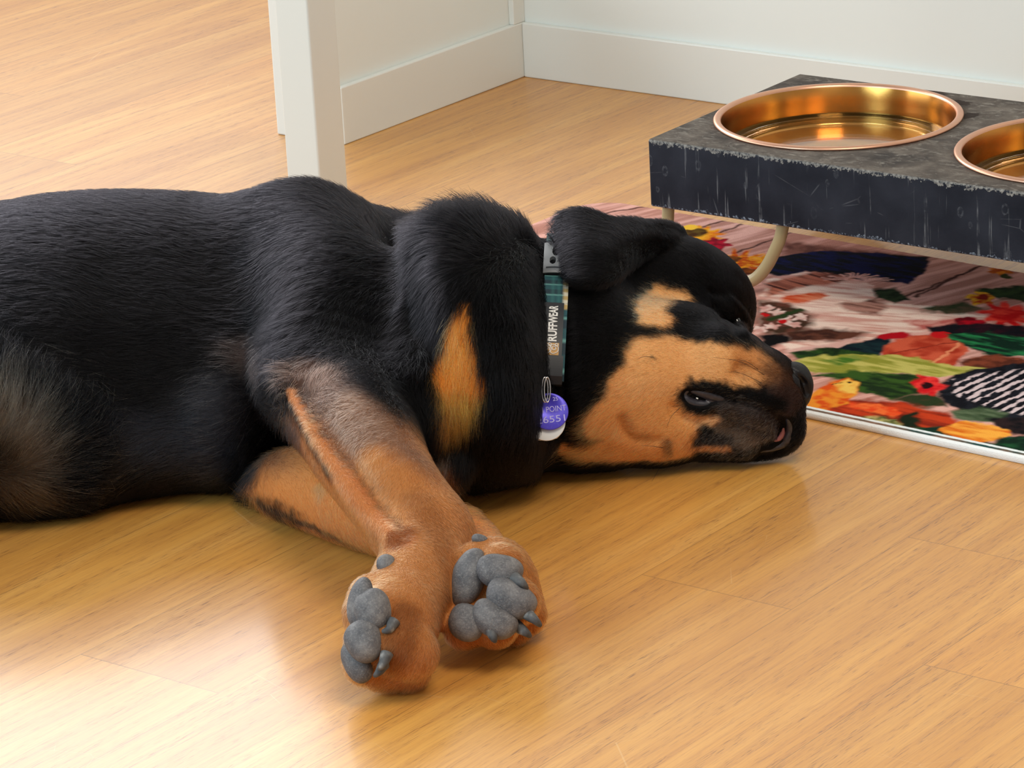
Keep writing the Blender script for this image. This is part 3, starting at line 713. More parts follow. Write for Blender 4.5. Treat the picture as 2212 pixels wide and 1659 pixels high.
# skull, cheeks, throat
hx = at(1700, 850, .06) - at(1380, 740, .078); HX = frame(hx)
dogS.ell(at(1405, 680, .086), (.082, .066, .068), HX, k=0.03)
dogS.ell(at(1536, 656, .090), (.036, .034, .0355), HX, k=0.03)         # brow
dogS.chain([at(1290, 640, .117), at(1380, 630, .114), at(1465, 640, .108)], [.046, .045, .041], k=0.04)      # temple
dogS.ell(at(1360, 810, .080), (.060, .058, .062), HX, k=0.03)         # cheek muscle
dogS.chain([at(1250, 905, .046), at(1330, 915, .042), at(1420, 900, .045)], [.038, .036, .040], k=0.02)
dogS.ell(at(1290, 952, .024), (.034, .022, .0225), k=0.012)           # throat fold on the floor
# muzzle
dogS.chain([at(1488, 786, .079), at(1570, 818, .073), at(1635, 842, .065), at(1662, 853, .060)], [.047, .0420, .0355, .030], k=0.035)
dogS.ell(at(1688, 834, .062), (.014, .016, .019), HX, k=0.012)        # nose base
dogS.chain([at(1560, 770, .098), at(1630, 800, .083), at(1672, 815, .074)], [.024, .0155, .011], k=0.015)   # bridge
# hanging upper lip and lower jaw
dogS.chain([at(1530, 838, .072), at(1620, 858, .062), at(1680, 880, .052)], [.019, .019, .017], k=0.012)
dogS.chain([at(1430, 905, .042), at(1520, 928, .032), at(1600, 934, .029), at(1652, 932, .030)], [.038, .0260, .0235, .0170], k=0.010)
dogS.chain([at(1702, 898, .044), at(1708, 930, .030), at(1692, 955, .0165), at(1650, 970, .0115), at(1600, 975, .0105), at(1550, 972, .0105)], [.0140, .0120, .0105, .0095, .009, .009], k=0.004, n=4)  # far lip on the floor
# mouth slit from the lip corner to the front, then down between chin and lip
sl = [dogS.surf(x, y, .001) for x, y in ((1482, 853), (1505, 860), (1545, 863), (1570, 865), (1605, 872), (1641, 884), (1672, 898), (1690, 914), (1694, 934), (1680, 952), (1650, 962))]
dogS.chain(sl, [.0030, .0050, .0048, .0028, .0028, .0032, .0048, .0055, .0055, .0040, .0025], k=0.005, op='s', n=3)
# folds: under the lip corner, along the cheek
for P, r in (([(1455, 880), (1475, 902), (1510, 912), (1545, 896)], .0022), ([(1345, 905), (1352, 930), (1372, 945), (1420, 950)], .0022), ([(1600, 790), (1640, 800), (1672, 822)], .0014), ([(1590, 806), (1630, 820), (1660, 838)], .0013)):
    dogS.chain([dogS.surf(x, y, .0005) for x, y in P], r, k=0.008, op='s', n=3)

# ------------------------------------------------------------------ forelegs
# upper leg
dogS.chain([at(660, 790, .104), at(712, 850, .107), at(785, 945, .104), at(852, 1045, .092), at(905, 1115, .076), at(922, 1158, .066)], [.030, .042, .0385, .0330, .0315, .0330], k=0.026, n=4)
dogS.chain([at(922, 1158, .066), at(910, 1220, .057), at(880, 1290, .049), at(850, 1350, .043)], [.0330, .0320, .0315, .0310], k=0.012, n=4)
dogS.chain([at(640, 812, .106), at(680, 880, .104), at(735, 975, .098), at(800, 1070, .084), at(850, 1140, .070)], [.022, .024, .024, .022, .020], k=0.015, n=4)
dogS.chain([dogS.surf(x, y, .004) for x, y in ((618, 806), (648, 868), (698, 955), (763, 1055), (826, 1130), (864, 1158))], [.006, .0080, .0090, .0105, .0125, .0110], k=0.010, n=4)
dogS.chain([dogS.surf(x, y, .0) for x, y in ((640, 830), (700, 915), (760, 1000), (815, 1080), (872, 1142))], [.002, .003, .003, .003, .0035], k=0.010, op='s', n=4)
# lower leg
dogS.chain([at(545, 1062, .0125), at(590, 1052, .023), at(650, 1050, .033), at(760, 1088, .0345), at(880, 1135, .031), at(975, 1172, .030)], [.0105, .0210, .0320, .0325, .0285, .0260], k=0.010, n=4)
dogS.chain([at(975, 1172, .030), at(1010, 1190, .034), at(1040, 1230, .036)], [.0260, .0255, .027], k=0.010)
dogS.chain([at(950, 1000, .05), at(965, 985, .06)], [.022, .024], k=0.01)

# ------------------------------------------------------------------ paws (pads and claws are parts of their own)
PADS, CLAWS = [], []
def pad(px, py, z, rx, ry, ang, nrm, thick, name='toe_pad', shape=2.3):
    PADS.append(((px, py), rx * PX, ry * PX, ang, np.array(nrm, float), thick, name, shape))
# lower paw: its sole faces the camera
SN = np.array([-0.10, -0.86, 0.50]); SN /= np.linalg.norm(SN)
def back(p, d): return p - SN * d
c0 = at(1062, 1280, .046)
dogS.ell(back(at(1040, 1262, .052), .014), (.034, .022, .040), frame((0.5, 0, -0.6), -SN)[[0, 1, 2]], k=0.010)
for (x, y, z, r) in ((1080, 1232, .064, .0185), (1104, 1294, .048, .0190), (1066, 1338, .036, .0180), (1010, 1344, .034, .0160)):
    p = at(x, y, z); dogS.chain([back(p, .016), back(p, .004) + 0.2 * (p - c0)], [r, r * 0.92], k=0.007)
dogS.chain([back(at(1050, 1215, .058), .02), back(at(1100, 1250, .05), .018), back(at(1128, 1320, .030), .016), back(at(1100, 1358, .018), .012)], [.020, .019, .016, .013], k=0.008)
pad(1078, 1234, .071, 43, 32, 10, SN, .0075); pad(1102, 1294, .055, 48, 34, 28, SN, .0080); pad(1066, 1338, .042, 45, 32, 34, SN, .0075); pad(1009, 1345, .038, 36, 34, 25, SN, .0065)
pad(1010, 1248, .071, 30, 58, 22, SN + np.array([-0.35, 0, 0]), .0085, 'heel_pad', 2.0)
pad(1037, 1165, .050, 16, 9, 15, (0.2, -0.8, 0.6), .004, 'dewclaw_pad')
dogS.chain([at(1000, 1168, .042), at(1030, 1166, .044)], [.014, .0105], k=0.008)
def claw(a, b, c, r0, lift=.004): CLAWS.append((a[:2], b[:2], c[:2], r0, lift))
claw((1118, 1253), (1129, 1261), (1139, 1272), .0048, .007)
claw((1140, 1327), (1155, 1339), (1168, 1352), .0050, .007)
claw((1120, 1355), (1134, 1365), (1146, 1375), .0050, .007)
claw((1062, 1366), (1066, 1378), (1070, 1387), .0046)
# upper paw: seen from its side, sole to the left
UN = np.array([-0.86, -0.30, 0.42]); UN /= np.linalg.norm(UN)
dogS.ell(at(846, 1345, .044), (.031, .026, .036), frame((-.45, 0, -.75), UN), k=0.012)
for (x, y, z, r) in ((812, 1325, .060, .0170), (797, 1385, .044, .0180), (790, 1428, .027, .0170), (852, 1400, .040, .0200), (842, 1435, .0215, .0180)):
    p = at(x, y, z); dogS.chain([p - UN * .012, p - UN * .001], [r * 1.05, r], k=0.007)
pad(801, 1318, .072, 33, 38, -20, UN * .6 + np.array([0, -.8, .35]), .0075); pad(783, 1385, .054, 33, 38, -25, UN * .6 + np.array([0, -.8, .35]), .0075)
pad(768, 1428, .032, 24, 40, -25, UN * .8 + np.array([0, -.6, .1]), .0065); pad(775, 1300, .060, 20, 46, 22, UN, .0070, 'heel_pad', 2.0)
pad(832, 1218, .088, 11, 16, 0, UN, .0060, 'carpal_pad')
dogS.chain([at(800, 1290, .058), at(790, 1320, .052)], [.016, .016], k=0.008)
claw((848, 1348), (840, 1360), (826, 1364), .0046)
claw((833, 1420), (827, 1436), (818, 1446), .0048)
claw((826, 1440), (818, 1452), (808, 1461), .0044)

# ------------------------------------------------------------------ ear flap, folded back over the head
ear_rows = [  # from the base (right) to the tip (left): upper edge .. lower edge
    [(1468, 512, .150), (1456, 524, .155), (1440, 534, .156)],
    [(1428, 494, .165), (1420, 516, .166), (1402, 542, .160)],
    [(1375, 484, .178), (1376, 522, .174), (1368, 562, .162)],
    [(1322, 480, .188), (1326, 538, .182), (1328, 594, .167)],
    [(1268, 462, .197), (1275, 536, .187), (1288, 607, .170)],
    [(1228, 466, .195), (1236, 534, .185), (1248, 605, .171)],
    [(1208, 486, .188), (1211, 530, .181), (1222, 580, .173)]]
E2 = np.array([catmull([at(*q) for q in r], 8) for r in ear_rows])
E2 = np.stack([catmull(E2[:, j], 4) for j in range(E2.shape[1])], 0)
for row in E2: dogS.chain(row, [.0055] * 3 + [.0034] * (len(row) - 3), k=0.004)
for row in E2.transpose(1, 0, 2): dogS.chain(row, .0034, k=0.004)
# front edge of the ear rolls over
dogS.chain([at(1395, 502, .172), at(1430, 497, .166), at(1458, 506, .156), at(1474, 524, .147)], [.005, .0065, .0065, .004], k=0.006, n=4)

# ------------------------------------------------------------------ eye, and the rear out of the frame
lid = [((1556, 646), (1578, 664), (1600, 690), (1616, 716)), ((1552, 656), (1572, 681), (1594, 706), (1610, 724))]
up_, lo_ = [[dogS.surf(x, y, .0030) for x, y in l] for l in lid]
dogS.chain(up_, [.0035, .0074, .0070, .0035], k=0.004, n=4)
dogS.chain(lo_, [.0030, .0052, .0050, .0030], k=0.003, n=4)
dogS.chain([dogS.surf(x, y, .0002) for x, y in ((1540, 632), (1565, 640), (1592, 662), (1610, 690))], .0016, k=0.006, op='s', n=3)
dogS.chain([dogS.surf(x, y, .0002) for x, y in ((1548, 668), (1566, 692), (1590, 716), (1612, 734))], .0014, k=0.006, op='s', n=3)
dogS.chain([at(-700, 800, .17), at(-520, 900, .15), at(-420, 1000, .10)], [.085, .07, .05], k=0.04, n=4)      # upper thigh
dogS.chain([at(-420, 1000, .10), at(-600, 1180, .07), at(-690, 1290, .045)], [.05, .032, .024], k=0.02, n=4)
dogS.chain([at(-690, 1290, .045), at(-560, 1400, .03), at(-500, 1430, .028)], [.024, .021, .027], k=0.015, n=4)
dogS.chain([at(-620, 960, .06), at(-420, 1090, .045), at(-560, 1240, .035), at(-420, 1310, .028)], [.06, .045, .03, .026], k=0.02, n=4)
dogS.chain([at(-960, 720, .10), at(-1100, 690, .06), at(-1240, 680, .03)], [.03, .022, .014], k=0.02, n=4)

def on_ground(P, d):
    """keep the body on the floor, and on the mat where it lies over it"""
    e = P[:, :2] @ EM[:2] - MAT_E0; n = P[:, :2] @ NM[:2] - MAT_N0
    ins = np.minimum(np.minimum(e, MAT_L - e), n)
    g = 0.0012 + (MAT_T + 0.0012) * np.clip(ins / 0.006 + 1.6, 0, 1)
    v = g - P[:, 2]; k = 0.006
    h = np.maximum(k - np.abs(d - v), 0) / k
    return np.maximum(d, v) + h * h * k * 0.25
import time as _time
_t0 = _time.time()
BV, BF = surface(dogS, (-0.92, 2.30, -0.004), (0.33, 3.32, 0.30), 0.0022, on_ground)
# keep the one big piece
def biggest(V, Fq):
    par = np.arange(len(V))
    for _ in range(200):
        m = par[Fq].min(1); new = par.copy(); np.minimum.at(new, Fq.ravel(), np.repeat(m, 4)); new = new[new]
        if (new == par).all(): break
        par = new
    u, c = np.unique(par, return_counts=True); keep = par == u[c.argmax()]
    mp = np.cumsum(keep) - 1; return V[keep], mp[Fq[keep[Fq].all(1)]]
BV, BF = biggest(BV, BF)
print('body', len(BV), len(BF), _time.time() - _t0)
TREE = BVHTree.FromPolygons(BV.tolist(), BF.tolist())
def hit(px, py, off=0.0):
    d = ray(px, py); r = TREE.ray_cast(Vector(CAM), Vector(d))
    if r[0] is None: return None
    return np.array(r[0]) - d * off
# ------------------------------------------------------------------ the dog as an object
DOG = empty('dog', tuple(at(640, 860, 0)), 'black and tan dog asleep on its side on the wooden floor by the mat', 'dog')
body_me = mesh_np('body', BV, BF)

def palm_axes(n):
    n = n / np.linalg.norm(n); a = RT - n * (RT @ n); a /= np.linalg.norm(a); b = np.cross(n, a)
    if b @ UP < 0: b = -b
    return n, a, b
def dome(c, ax, rad, p=2.3, nu=40, nv=22, tear=0.0, seed=0):
    """superellipsoid with a little leathery unevenness"""
    u = np.linspace(0, 2 * np.pi, nu, endpoint=False); v = np.linspace(-np.pi / 2, np.pi / 2, nv)
    U, Vv = np.meshgrid(u, v); sg = lambda q, e: np.sign(q) * np.abs(q) ** e
    e = 2.0 / p
    X = sg(np.cos(Vv), e) * sg(np.cos(U), e); Y = sg(np.cos(Vv), e) * sg(np.sin(U), e); Zz = np.sin(Vv)
    X = X * (1 + tear * Y)
    k = 1 + 0.03 * (fbm(U * 4 + seed, Vv * 5, seed) - 0.5)
    P = np.stack([X * rad[0] * k, Y * rad[1] * k, Zz * rad[2] * k], -1).reshape(-1, 3)
    Q = c + P @ np.array(ax)
    Fc = [(i * nu + j, i * nu + (j + 1) % nu, (i + 1) * nu + (j + 1) % nu, (i + 1) * nu + j) for i in range(nv - 1) for j in range(nu)]
    return Q, Fc
tp = NT('paw_leather'); co = tp.coord('Object')
vo = tp.n('ShaderNodeTexVoronoi'); tp.l(co, vo.inputs['Vector']); vo.inputs['Scale'].default_value = 1300
nz = tp.noise(co, 60, 6, 0.7); n2 = tp.noise(co, 700, 3, 0.6)
c = tp.ramp(nz, (0.28, srgb(62, 61, 64)), (0.52, srgb(98, 94, 94)), (0.74, srgb(132, 127, 123)))
c = tp.mix(tp.math('MULTIPLY', tp.ramp(n2, (0.5, 0.0), (0.7, 1.0)), 0.22), c, srgb(178, 172, 166))
tp.p(Base_Color=c, Roughness=0.62, Specular_IOR_Level=0.4); tp.bump(tp.math('ADD', vo.outputs['Distance'], tp.math('MULTIPLY', n2, 0.8)), 0.4, 0.0005)
BARE = []
for i, ((px, py), rx, ry, ang, nrm, th, name, shp) in enumerate(PADS):
    h = hit(px, py)
    if h is None: continue
    n, a, b = palm_axes(nrm); w = math.radians(-ang)
    a2 = a * math.cos(w) + b * math.sin(w); b2 = -a * math.sin(w) + b * math.cos(w)
    cpt = h - n * th * 0.15
    if name == 'toe_pad': cpt = h - n * th * 0.35
    fx = 1.0 / max(0.35, np.linalg.norm([a2 @ RT, a2 @ UP])); fy = 1.0 / max(0.35, np.linalg.norm([b2 @ RT, b2 @ UP]))
    rad = (rx * min(fx, 1.5), ry * min(fy, 1.5), th * (1.5 if name == 'toe_pad' else 1.2))
    V, Fc = dome(cpt, (a2, b2, n), rad, shp, seed=i, tear=0.12 if name == 'toe_pad' else 0.0)
    link(name, mesh_np(name, V, Fc), tp.m, DOG); BARE.append((cpt, np.array([a2, b2, n]), np.array([rad[0], rad[1], 0.02])))
tc = NT('claw_horn'); tc.p(Base_Color=tc.ramp(tc.noise(tc.coord('Object'), 120, 3), (0.30, srgb(54, 53, 54)), (0.55, srgb(88, 86, 85)), (0.80, srgb(164, 160, 154))), Roughness=0.6, Specular_IOR_Level=0.3)
for q0, q1, q2, r0, lift in CLAWS:
    h0 = hit(*q0)
    if h0 is None: h0 = at(*q0, .03)
    dep = (h0 - CAM) @ FW
    p0, p1, p2 = [CAM + ray(*q) * ((dep - l) / (ray(*q) @ FW)) for q, l in ((q0, lift), (q1, lift * 1.8), (q2, lift * 1.4))]
    pts = catmull([p0 - (p1 - p0) * 0.5, p0, p1, p2], 6); m = len(pts)
    V, Fc = tube(pts, [r0 * (1.0 - 0.72 * (i / (m - 1)) ** 1.8) for i in range(m)], 14)
    V = np.concatenate([V, [pts[-1] + (pts[-1] - pts[-2]) * 0.4]]); e = len(V) - 1; b0 = (m - 1) * 14
    Fc = Fc + [(b0 + j, b0 + (j + 1) % 14, e, e) for j in range(14)]
    me = bpy.data.meshes.new('claw'); me.from_pydata(V.tolist(), [], [tuple(dict.fromkeys(map(int, f))) for f in Fc]); me.update()
    for p in me.polygons: p.use_smooth = True
    link('claw', me, tc.m, DOG)

# nose leather
ns = Sculpt()
ns.ell(at(1711, 825, .0705), (.0150, .0170, .0185), HX, k=0.004)
ns.ell(at(1731, 838, .066), (.0085, .0095, .0105), HX, k=0.006)
ns.ell(at(1724, 862, .056), (.0085, .0090, .0100), HX, k=0.008)
ns.chain([ns.surf(1736, 826, .001), ns.surf(1741, 838, .0015), ns.surf(1745, 850, .0015)], [.0028, .0040, .0026], k=0.003, op='s', n=4)
ns.chain([ns.surf(1706, 797, .0004), ns.surf(1722, 808, .0004), ns.surf(1736, 826, .0006)], [.0010, .0014, .0016], k=0.003, op='s', n=4)
lo = at(1719, 824, .067) - 0.032; V, Fq = surface(ns, lo, lo + 0.064, 0.0009)
tn = NT('nose_leather'); vo = tn.n('ShaderNodeTexVoronoi'); tn.l(tn.coord('Object'), vo.inputs['Vector']); vo.inputs['Scale'].default_value = 620
tn.p(Base_Color=srgb(20, 18, 20), Roughness=0.46, Specular_IOR_Level=0.30); tn.bump(vo.outputs['Distance'], 0.25, 0.0006)
link('nose', mesh_np('nose', V, Fq), tn.m, DOG)
BARE.append((at(1722, 828, .066), HX, np.array([.017, .018, .020])))

# lips, gum, eye
tlip = NT('lip_skin'); nzl = tlip.noise(tlip.coord('Object'), 300, 4)
tlip.p(Base_Color=tlip.ramp(nzl, (0.3, srgb(28, 26, 30)), (0.7, srgb(52, 48, 54))), Roughness=0.33, Specular_IOR_Level=0.5); tlip.bump(nzl, 0.3, 0.0006)
def skin(name, chains, mat, h=0.0009, label=None):
    q = Sculpt(); allp = []
    for P, r, dp in chains:
        pts = [hit(x, y) + ray(x, y) * dp for x, y in P]; allp += pts
        q.chain(pts, r, k=0.002, n=4)
    A = np.array(allp); V, Fq = surface(q, A.min(0) - 0.012, A.max(0) + 0.012, h)
    o = link(name, mesh_np(name, V, Fq), mat, DOG)
    if label: o['label'] = label
    return o
LIP1 = [((1497, 843), (1525, 849), (1552, 857), (1575, 864)), ((1484, 842), (1477, 853), (1484, 865), (1500, 872), (1525, 874), (1548, 868))]
skin('lip', [(LIP1[0], [.0028, .0050, .0050, .0020], .0034), (LIP1[1], [.0024, .0030, .0040, .0042, .0036, .0018], .0034)], tlip.m, label='wet black skin at the corner of the mouth')
LIP2 = ((1703, 903), (1709, 925), (1704, 943), (1690, 957), (1666, 967), (1640, 973))
skin('lip', [(LIP2, [.0026, .0042, .0048, .0044, .0034, .0020], .0044)], tlip.m)
tg_ = NT('gum'); tg_.p(Base_Color=srgb(150, 92, 94), Roughness=0.3)
skin('gum', [(((1692, 924), (1690, 936), (1682, 946), (1672, 952)), [.0015, .0028, .0028, .0015], .0015)], tg_.m, label='pink gum showing inside the mouth')
tt = NT('lip_glint'); tt.p(Base_Color=srgb(226, 222, 210), Roughness=0.15)
skin('lip_glint', [(((1505, 860), (1507, 861)), [.0007, .0007], -.0006)], tt.m, h=0.0004, label='small white bead standing in for the wet glint at the lip corner')  # white bead put in as the wet glint of the lip
te = NT('eye'); te.p(Base_Color=srgb(18, 14, 13), Roughness=0.08, Specular_IOR_Level=0.6)
V, Fc = dome(dogS.surf(1588, 690, .0062), frame(np.array(at(1610, 720, .12)) - np.array(at(1560, 650, .14))), (.0085, .0042, .0042), 2.0); link('eye', mesh_np('eye', V, Fc), te.m, DOG)
for P, r in ((LIP1[0], .0045), (LIP1[1], .0042), (LIP2, .0055)):
    for a, b in zip(P[:-1], P[1:]):
        for f in (0, .5):
            hh = hit(a[0] + (b[0] - a[0]) * f, a[1] + (b[1] - a[1]) * f)
            if hh is not None: BARE.append((hh, np.eye(3), np.array([r, r, r])))

# ------------------------------------------------------------------ coat markings
K0 = srgb(10, 9, 11)
TAN = srgb(246, 164, 94); ORG = srgb(201, 119, 55); BRN = srgb(98, 72, 60); DRK = srgb(44, 34, 32)
def stroke_pts(P, R):
    out = []
    for (x, y), r in zip(P, R):
        h = hit(x, y)
        if h is not None: out.append((h, r * PX))
    return out
MARKS = []
def mark3(P, R, col, soft=12, a=1.0):
    MARKS.append(([(np.array(p), r) for p, r in zip(P, R)], np.array(col), soft * PX, a))
def mark(P, R, col, soft=12, a=1.0):
    if np.isscalar(R): R = [R] * len(P)
    MARKS.append((stroke_pts(P, R), np.array(col), soft * PX, a))
# lower foreleg and paw
mark3([at(570, 1062, .014), at(605, 1062, .020), at(650, 1035, .037), at(760, 1088, .0345), at(880, 1135, .031), at(975, 1172, .030), at(1040, 1230, .036)], [.012, .024, .036, .037, .034, .032, .034], TAN, 14)
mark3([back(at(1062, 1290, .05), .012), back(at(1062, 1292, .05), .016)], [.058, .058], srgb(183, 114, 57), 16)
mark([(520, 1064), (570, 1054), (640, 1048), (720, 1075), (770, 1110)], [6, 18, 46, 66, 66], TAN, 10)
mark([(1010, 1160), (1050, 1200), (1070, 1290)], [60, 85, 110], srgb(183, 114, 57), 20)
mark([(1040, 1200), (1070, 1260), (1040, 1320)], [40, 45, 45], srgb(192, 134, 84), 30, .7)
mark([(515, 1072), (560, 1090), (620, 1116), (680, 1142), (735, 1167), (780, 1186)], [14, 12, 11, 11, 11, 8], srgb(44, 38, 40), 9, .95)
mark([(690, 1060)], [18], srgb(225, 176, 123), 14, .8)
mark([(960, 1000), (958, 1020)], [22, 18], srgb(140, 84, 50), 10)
# hind feet
mark3([at(-650, 1250, .05), at(-560, 1400, .03), at(-500, 1430, .028)], [.03, .035, .04], TAN, 30); mark3([at(-520, 1260, .033), at(-420, 1310, .028)], [.035, .04], TAN, 30)
# upper foreleg
mark3([at(665, 875, .105), at(700, 930, .102), at(735, 975, .098), at(800, 1070, .084), at(850, 1140, .070)], [.016, .026, .030, .030, .028], srgb(205, 132, 77), 20)
mark3([at(800, 985, .098), at(852, 1045, .092), at(905, 1115, .076), at(922, 1158, .066), at(880, 1290, .049), at(835, 1400, .035)], [.030, .040, .042, .044, .046, .050], srgb(187, 121, 68), 40)
mark([(650, 800), (700, 850), (760, 900)], [30, 45, 50], BRN, 40, .85)
mark([(760, 880), (810, 950), (850, 1010)], [45, 70, 80], srgb(132, 98, 78), 45, .9)
mark([(800, 1010), (850, 1060), (910, 1120), (925, 1180), (895, 1270), (840, 1360), (805, 1420)], [50, 70, 90, 105, 110, 110, 90], srgb(198, 134, 79), 40)
mark([(900, 1080), (950, 1160), (970, 1220)], [30, 30, 26], srgb(150, 94, 52), 25, .6)
mark([(880, 1330), (860, 1410), (830, 1450)], [30, 30, 24], srgb(128, 76, 40), 18, .7)
mark([(625, 845), (665, 920), (720, 1005), (780, 1085), (835, 1150), (860, 1165)], [10, 14, 18, 24, 32, 30], srgb(207, 132, 77), 12)
mark([(640, 838), (700, 918), (760, 1005), (815, 1085), (865, 1142)], [5, 6, 5, 5, 7], srgb(72, 52, 44), 9, .6)  # crease shade painted along the groove beside the ridge
mark([(855, 1165), (880, 1150)], [28, 20], srgb(138, 78, 44), 16, .8)
mark([(795, 1345), (765, 1290), (750, 1380)], [22, 18, 14], srgb(225, 176, 134), 16, .6)
# chest
mark([(1000, 665), (985, 720), (985, 790), (995, 850), (985, 905)], [10, 26, 44, 46, 26], srgb(235, 152, 68), 12)
mark([(965, 900), (1000, 930)], [20, 16], srgb(96, 60, 32), 16, .6)
mark([(935, 972), (962, 974)], [9, 9], srgb(176, 168, 160), 8, .85)
# face
mark([(1400, 690), (1412, 655), (1440, 645), (1470, 648)], [22, 38, 40, 30], srgb(255, 200, 136), 12)
mark([(1425, 685)], [34], srgb(255, 194, 130), 12)
F1 = srgb(250, 190, 128)
mark([(1405, 775), (1460, 780), (1540, 790), (1620, 800)], [52, 54, 46, 36], F1, 13)
mark([(1360, 850), (1420, 850), (1470, 830)], [56, 70, 60], F1, 13)
mark([(1310, 910), (1390, 920), (1450, 930)], [52, 70, 60], srgb(255, 191, 123), 13)
mark([(1235, 975), (1330, 975), (1430, 975), (1480, 975)], [26, 40, 36, 26], srgb(251, 183, 114), 10)
mark([(1345, 895), (1365, 930), (1400, 945)], [10, 16, 10], srgb(174, 106, 57), 16, .45)  # shade of the cheek fold painted into the coat
mark([(1600, 775), (1640, 785), (1668, 805)], [24, 26, 18], srgb(225, 161, 103), 22)
mark([(1640, 742), (1670, 762), (1700, 785)], [14, 12, 14], DRK, 9)
mark([(1668, 805), (1695, 822), (1702, 850)], [18, 28, 36], srgb(84, 58, 44), 30, .9)
mark([(1690, 870), (1705, 860)], [34, 30], srgb(56, 42, 40), 18, .95)
for P in ([(1600, 785), (1635, 795), (1672, 820)], [(1585, 805), (1630, 820), (1660, 840)], [(1640, 775), (1668, 795)], [(1630, 840), (1660, 858)]): mark(P, 4, srgb(96, 62, 44), 8, .6)  # wrinkle shade painted along the muzzle folds
mark([(1500, 832), (1560, 845), (1620, 858), (1680, 878)], [14, 17, 20, 24], K0, 9)
mark([(1478, 852), (1505, 870), (1540, 880)], [24, 30, 22], K0, 8)
mark([(1560, 885), (1610, 900), (1660, 925), (1650, 950)], [16, 32, 28, 20], srgb(58, 50, 48), 14)
mark([(1492, 903), (1520, 906), (1550, 908)], [13, 13, 9], srgb(255, 202, 147), 10)
mark([(1480, 972), (1540, 972), (1575, 972)], [10, 9, 7], srgb(240, 176, 114), 8)
mark([(1560, 925), (1580, 940), (1630, 955)], [16, 24, 18], srgb(112, 98, 86), 16, .85)
mark([(1500, 960), (1530, 950), (1570, 950)], [10, 15, 14], srgb(34, 29, 30), 8, .9)
mark([(1700, 920), (1700, 955), (1660, 972)], [16, 16, 12], K0, 8)
mark([(1413, 771)], [4], DRK, 5); mark([(1440, 962), (1446, 985)], [12, 10], srgb(110, 76, 46), 10, .8)
# grey hairs of the flank and belly, then sheen painted on the brisket
mark([(-10, 905), (40, 930), (70, 985)], [60, 50, 40], srgb(112, 98, 84), 55, .75)
mark([(0, 1040), (60, 1060)], [40, 30], srgb(92, 76, 58), 40, .7)
mark([(530, 760), (570, 800)], [34, 26], srgb(78, 66, 64), 40, .7)
mark([(470, 880), (540, 900)], [70, 60], srgb(62, 62, 68), 70, .7)  # window sheen of brisket and lower flank, painted as blue-grey coat
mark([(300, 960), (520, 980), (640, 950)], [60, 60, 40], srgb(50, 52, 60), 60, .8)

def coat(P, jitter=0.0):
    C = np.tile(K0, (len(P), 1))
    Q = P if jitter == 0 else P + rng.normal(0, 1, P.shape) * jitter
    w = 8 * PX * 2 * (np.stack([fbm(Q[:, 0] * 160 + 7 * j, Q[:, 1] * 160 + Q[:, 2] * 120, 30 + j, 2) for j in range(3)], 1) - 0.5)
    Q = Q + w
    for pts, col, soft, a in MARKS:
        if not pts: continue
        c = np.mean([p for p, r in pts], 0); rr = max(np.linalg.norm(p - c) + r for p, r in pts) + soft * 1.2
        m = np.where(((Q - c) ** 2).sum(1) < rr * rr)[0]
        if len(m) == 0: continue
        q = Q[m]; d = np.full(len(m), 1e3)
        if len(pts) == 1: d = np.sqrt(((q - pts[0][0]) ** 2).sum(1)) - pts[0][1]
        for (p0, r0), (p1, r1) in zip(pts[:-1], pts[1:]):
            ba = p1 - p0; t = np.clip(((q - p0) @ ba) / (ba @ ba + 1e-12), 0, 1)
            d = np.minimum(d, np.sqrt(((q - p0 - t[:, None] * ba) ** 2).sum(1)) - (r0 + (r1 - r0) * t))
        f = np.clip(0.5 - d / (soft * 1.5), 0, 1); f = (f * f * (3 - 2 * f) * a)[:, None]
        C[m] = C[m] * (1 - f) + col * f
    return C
ca = body_me.color_attributes.new('coat', 'FLOAT_COLOR', 'POINT')
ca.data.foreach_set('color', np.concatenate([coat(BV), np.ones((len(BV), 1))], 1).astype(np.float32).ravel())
tb = NT('dog_skin'); va = tb.n('ShaderNodeVertexColor', layer_name='coat')
tb.p(Base_Color=tb.mix(1.0, va.outputs[0], (0.66, 0.58, 0.52), 'MULTIPLY'), Roughness=0.7, Specular_IOR_Level=0.10)  # coat colour darkened here for the shade between hairs
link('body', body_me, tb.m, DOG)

# a few long whiskers
twk = NT('whisker_hair'); twk.p(Base_Color=srgb(30, 24, 22), Roughness=0.4)
for P in (((1655, 812), (1600, 782), (1540, 772)), ((1650, 830), (1600, 806), (1565, 804)), ((1640, 800), (1610, 780), (1575, 776)), ((1412, 772), (1392, 770), (1376, 776)), ((1440, 975), (1425, 1010), (1408, 1040)), ((1436, 968), (1410, 964), (1385, 962)), ((1470, 880), (1450, 900), (1440, 925))):
    q = [hit(*p) if hit(*p) is not None else at(*p, .002) for p in P]
    q = [q[0] + ray(*P[0]) * .001, q[1] - ray(*P[1]) * .006, q[2] - ray(*P[2]) * .006]; pts = catmull(q, 10); pts[:, 2] = np.maximum(pts[:, 2], .0012)
    V, Fc = tube(pts, list(np.linspace(.00026, .00008, len(pts))), 6); link('whisker', mesh_np('whisker', V, Fc), twk.m, DOG)
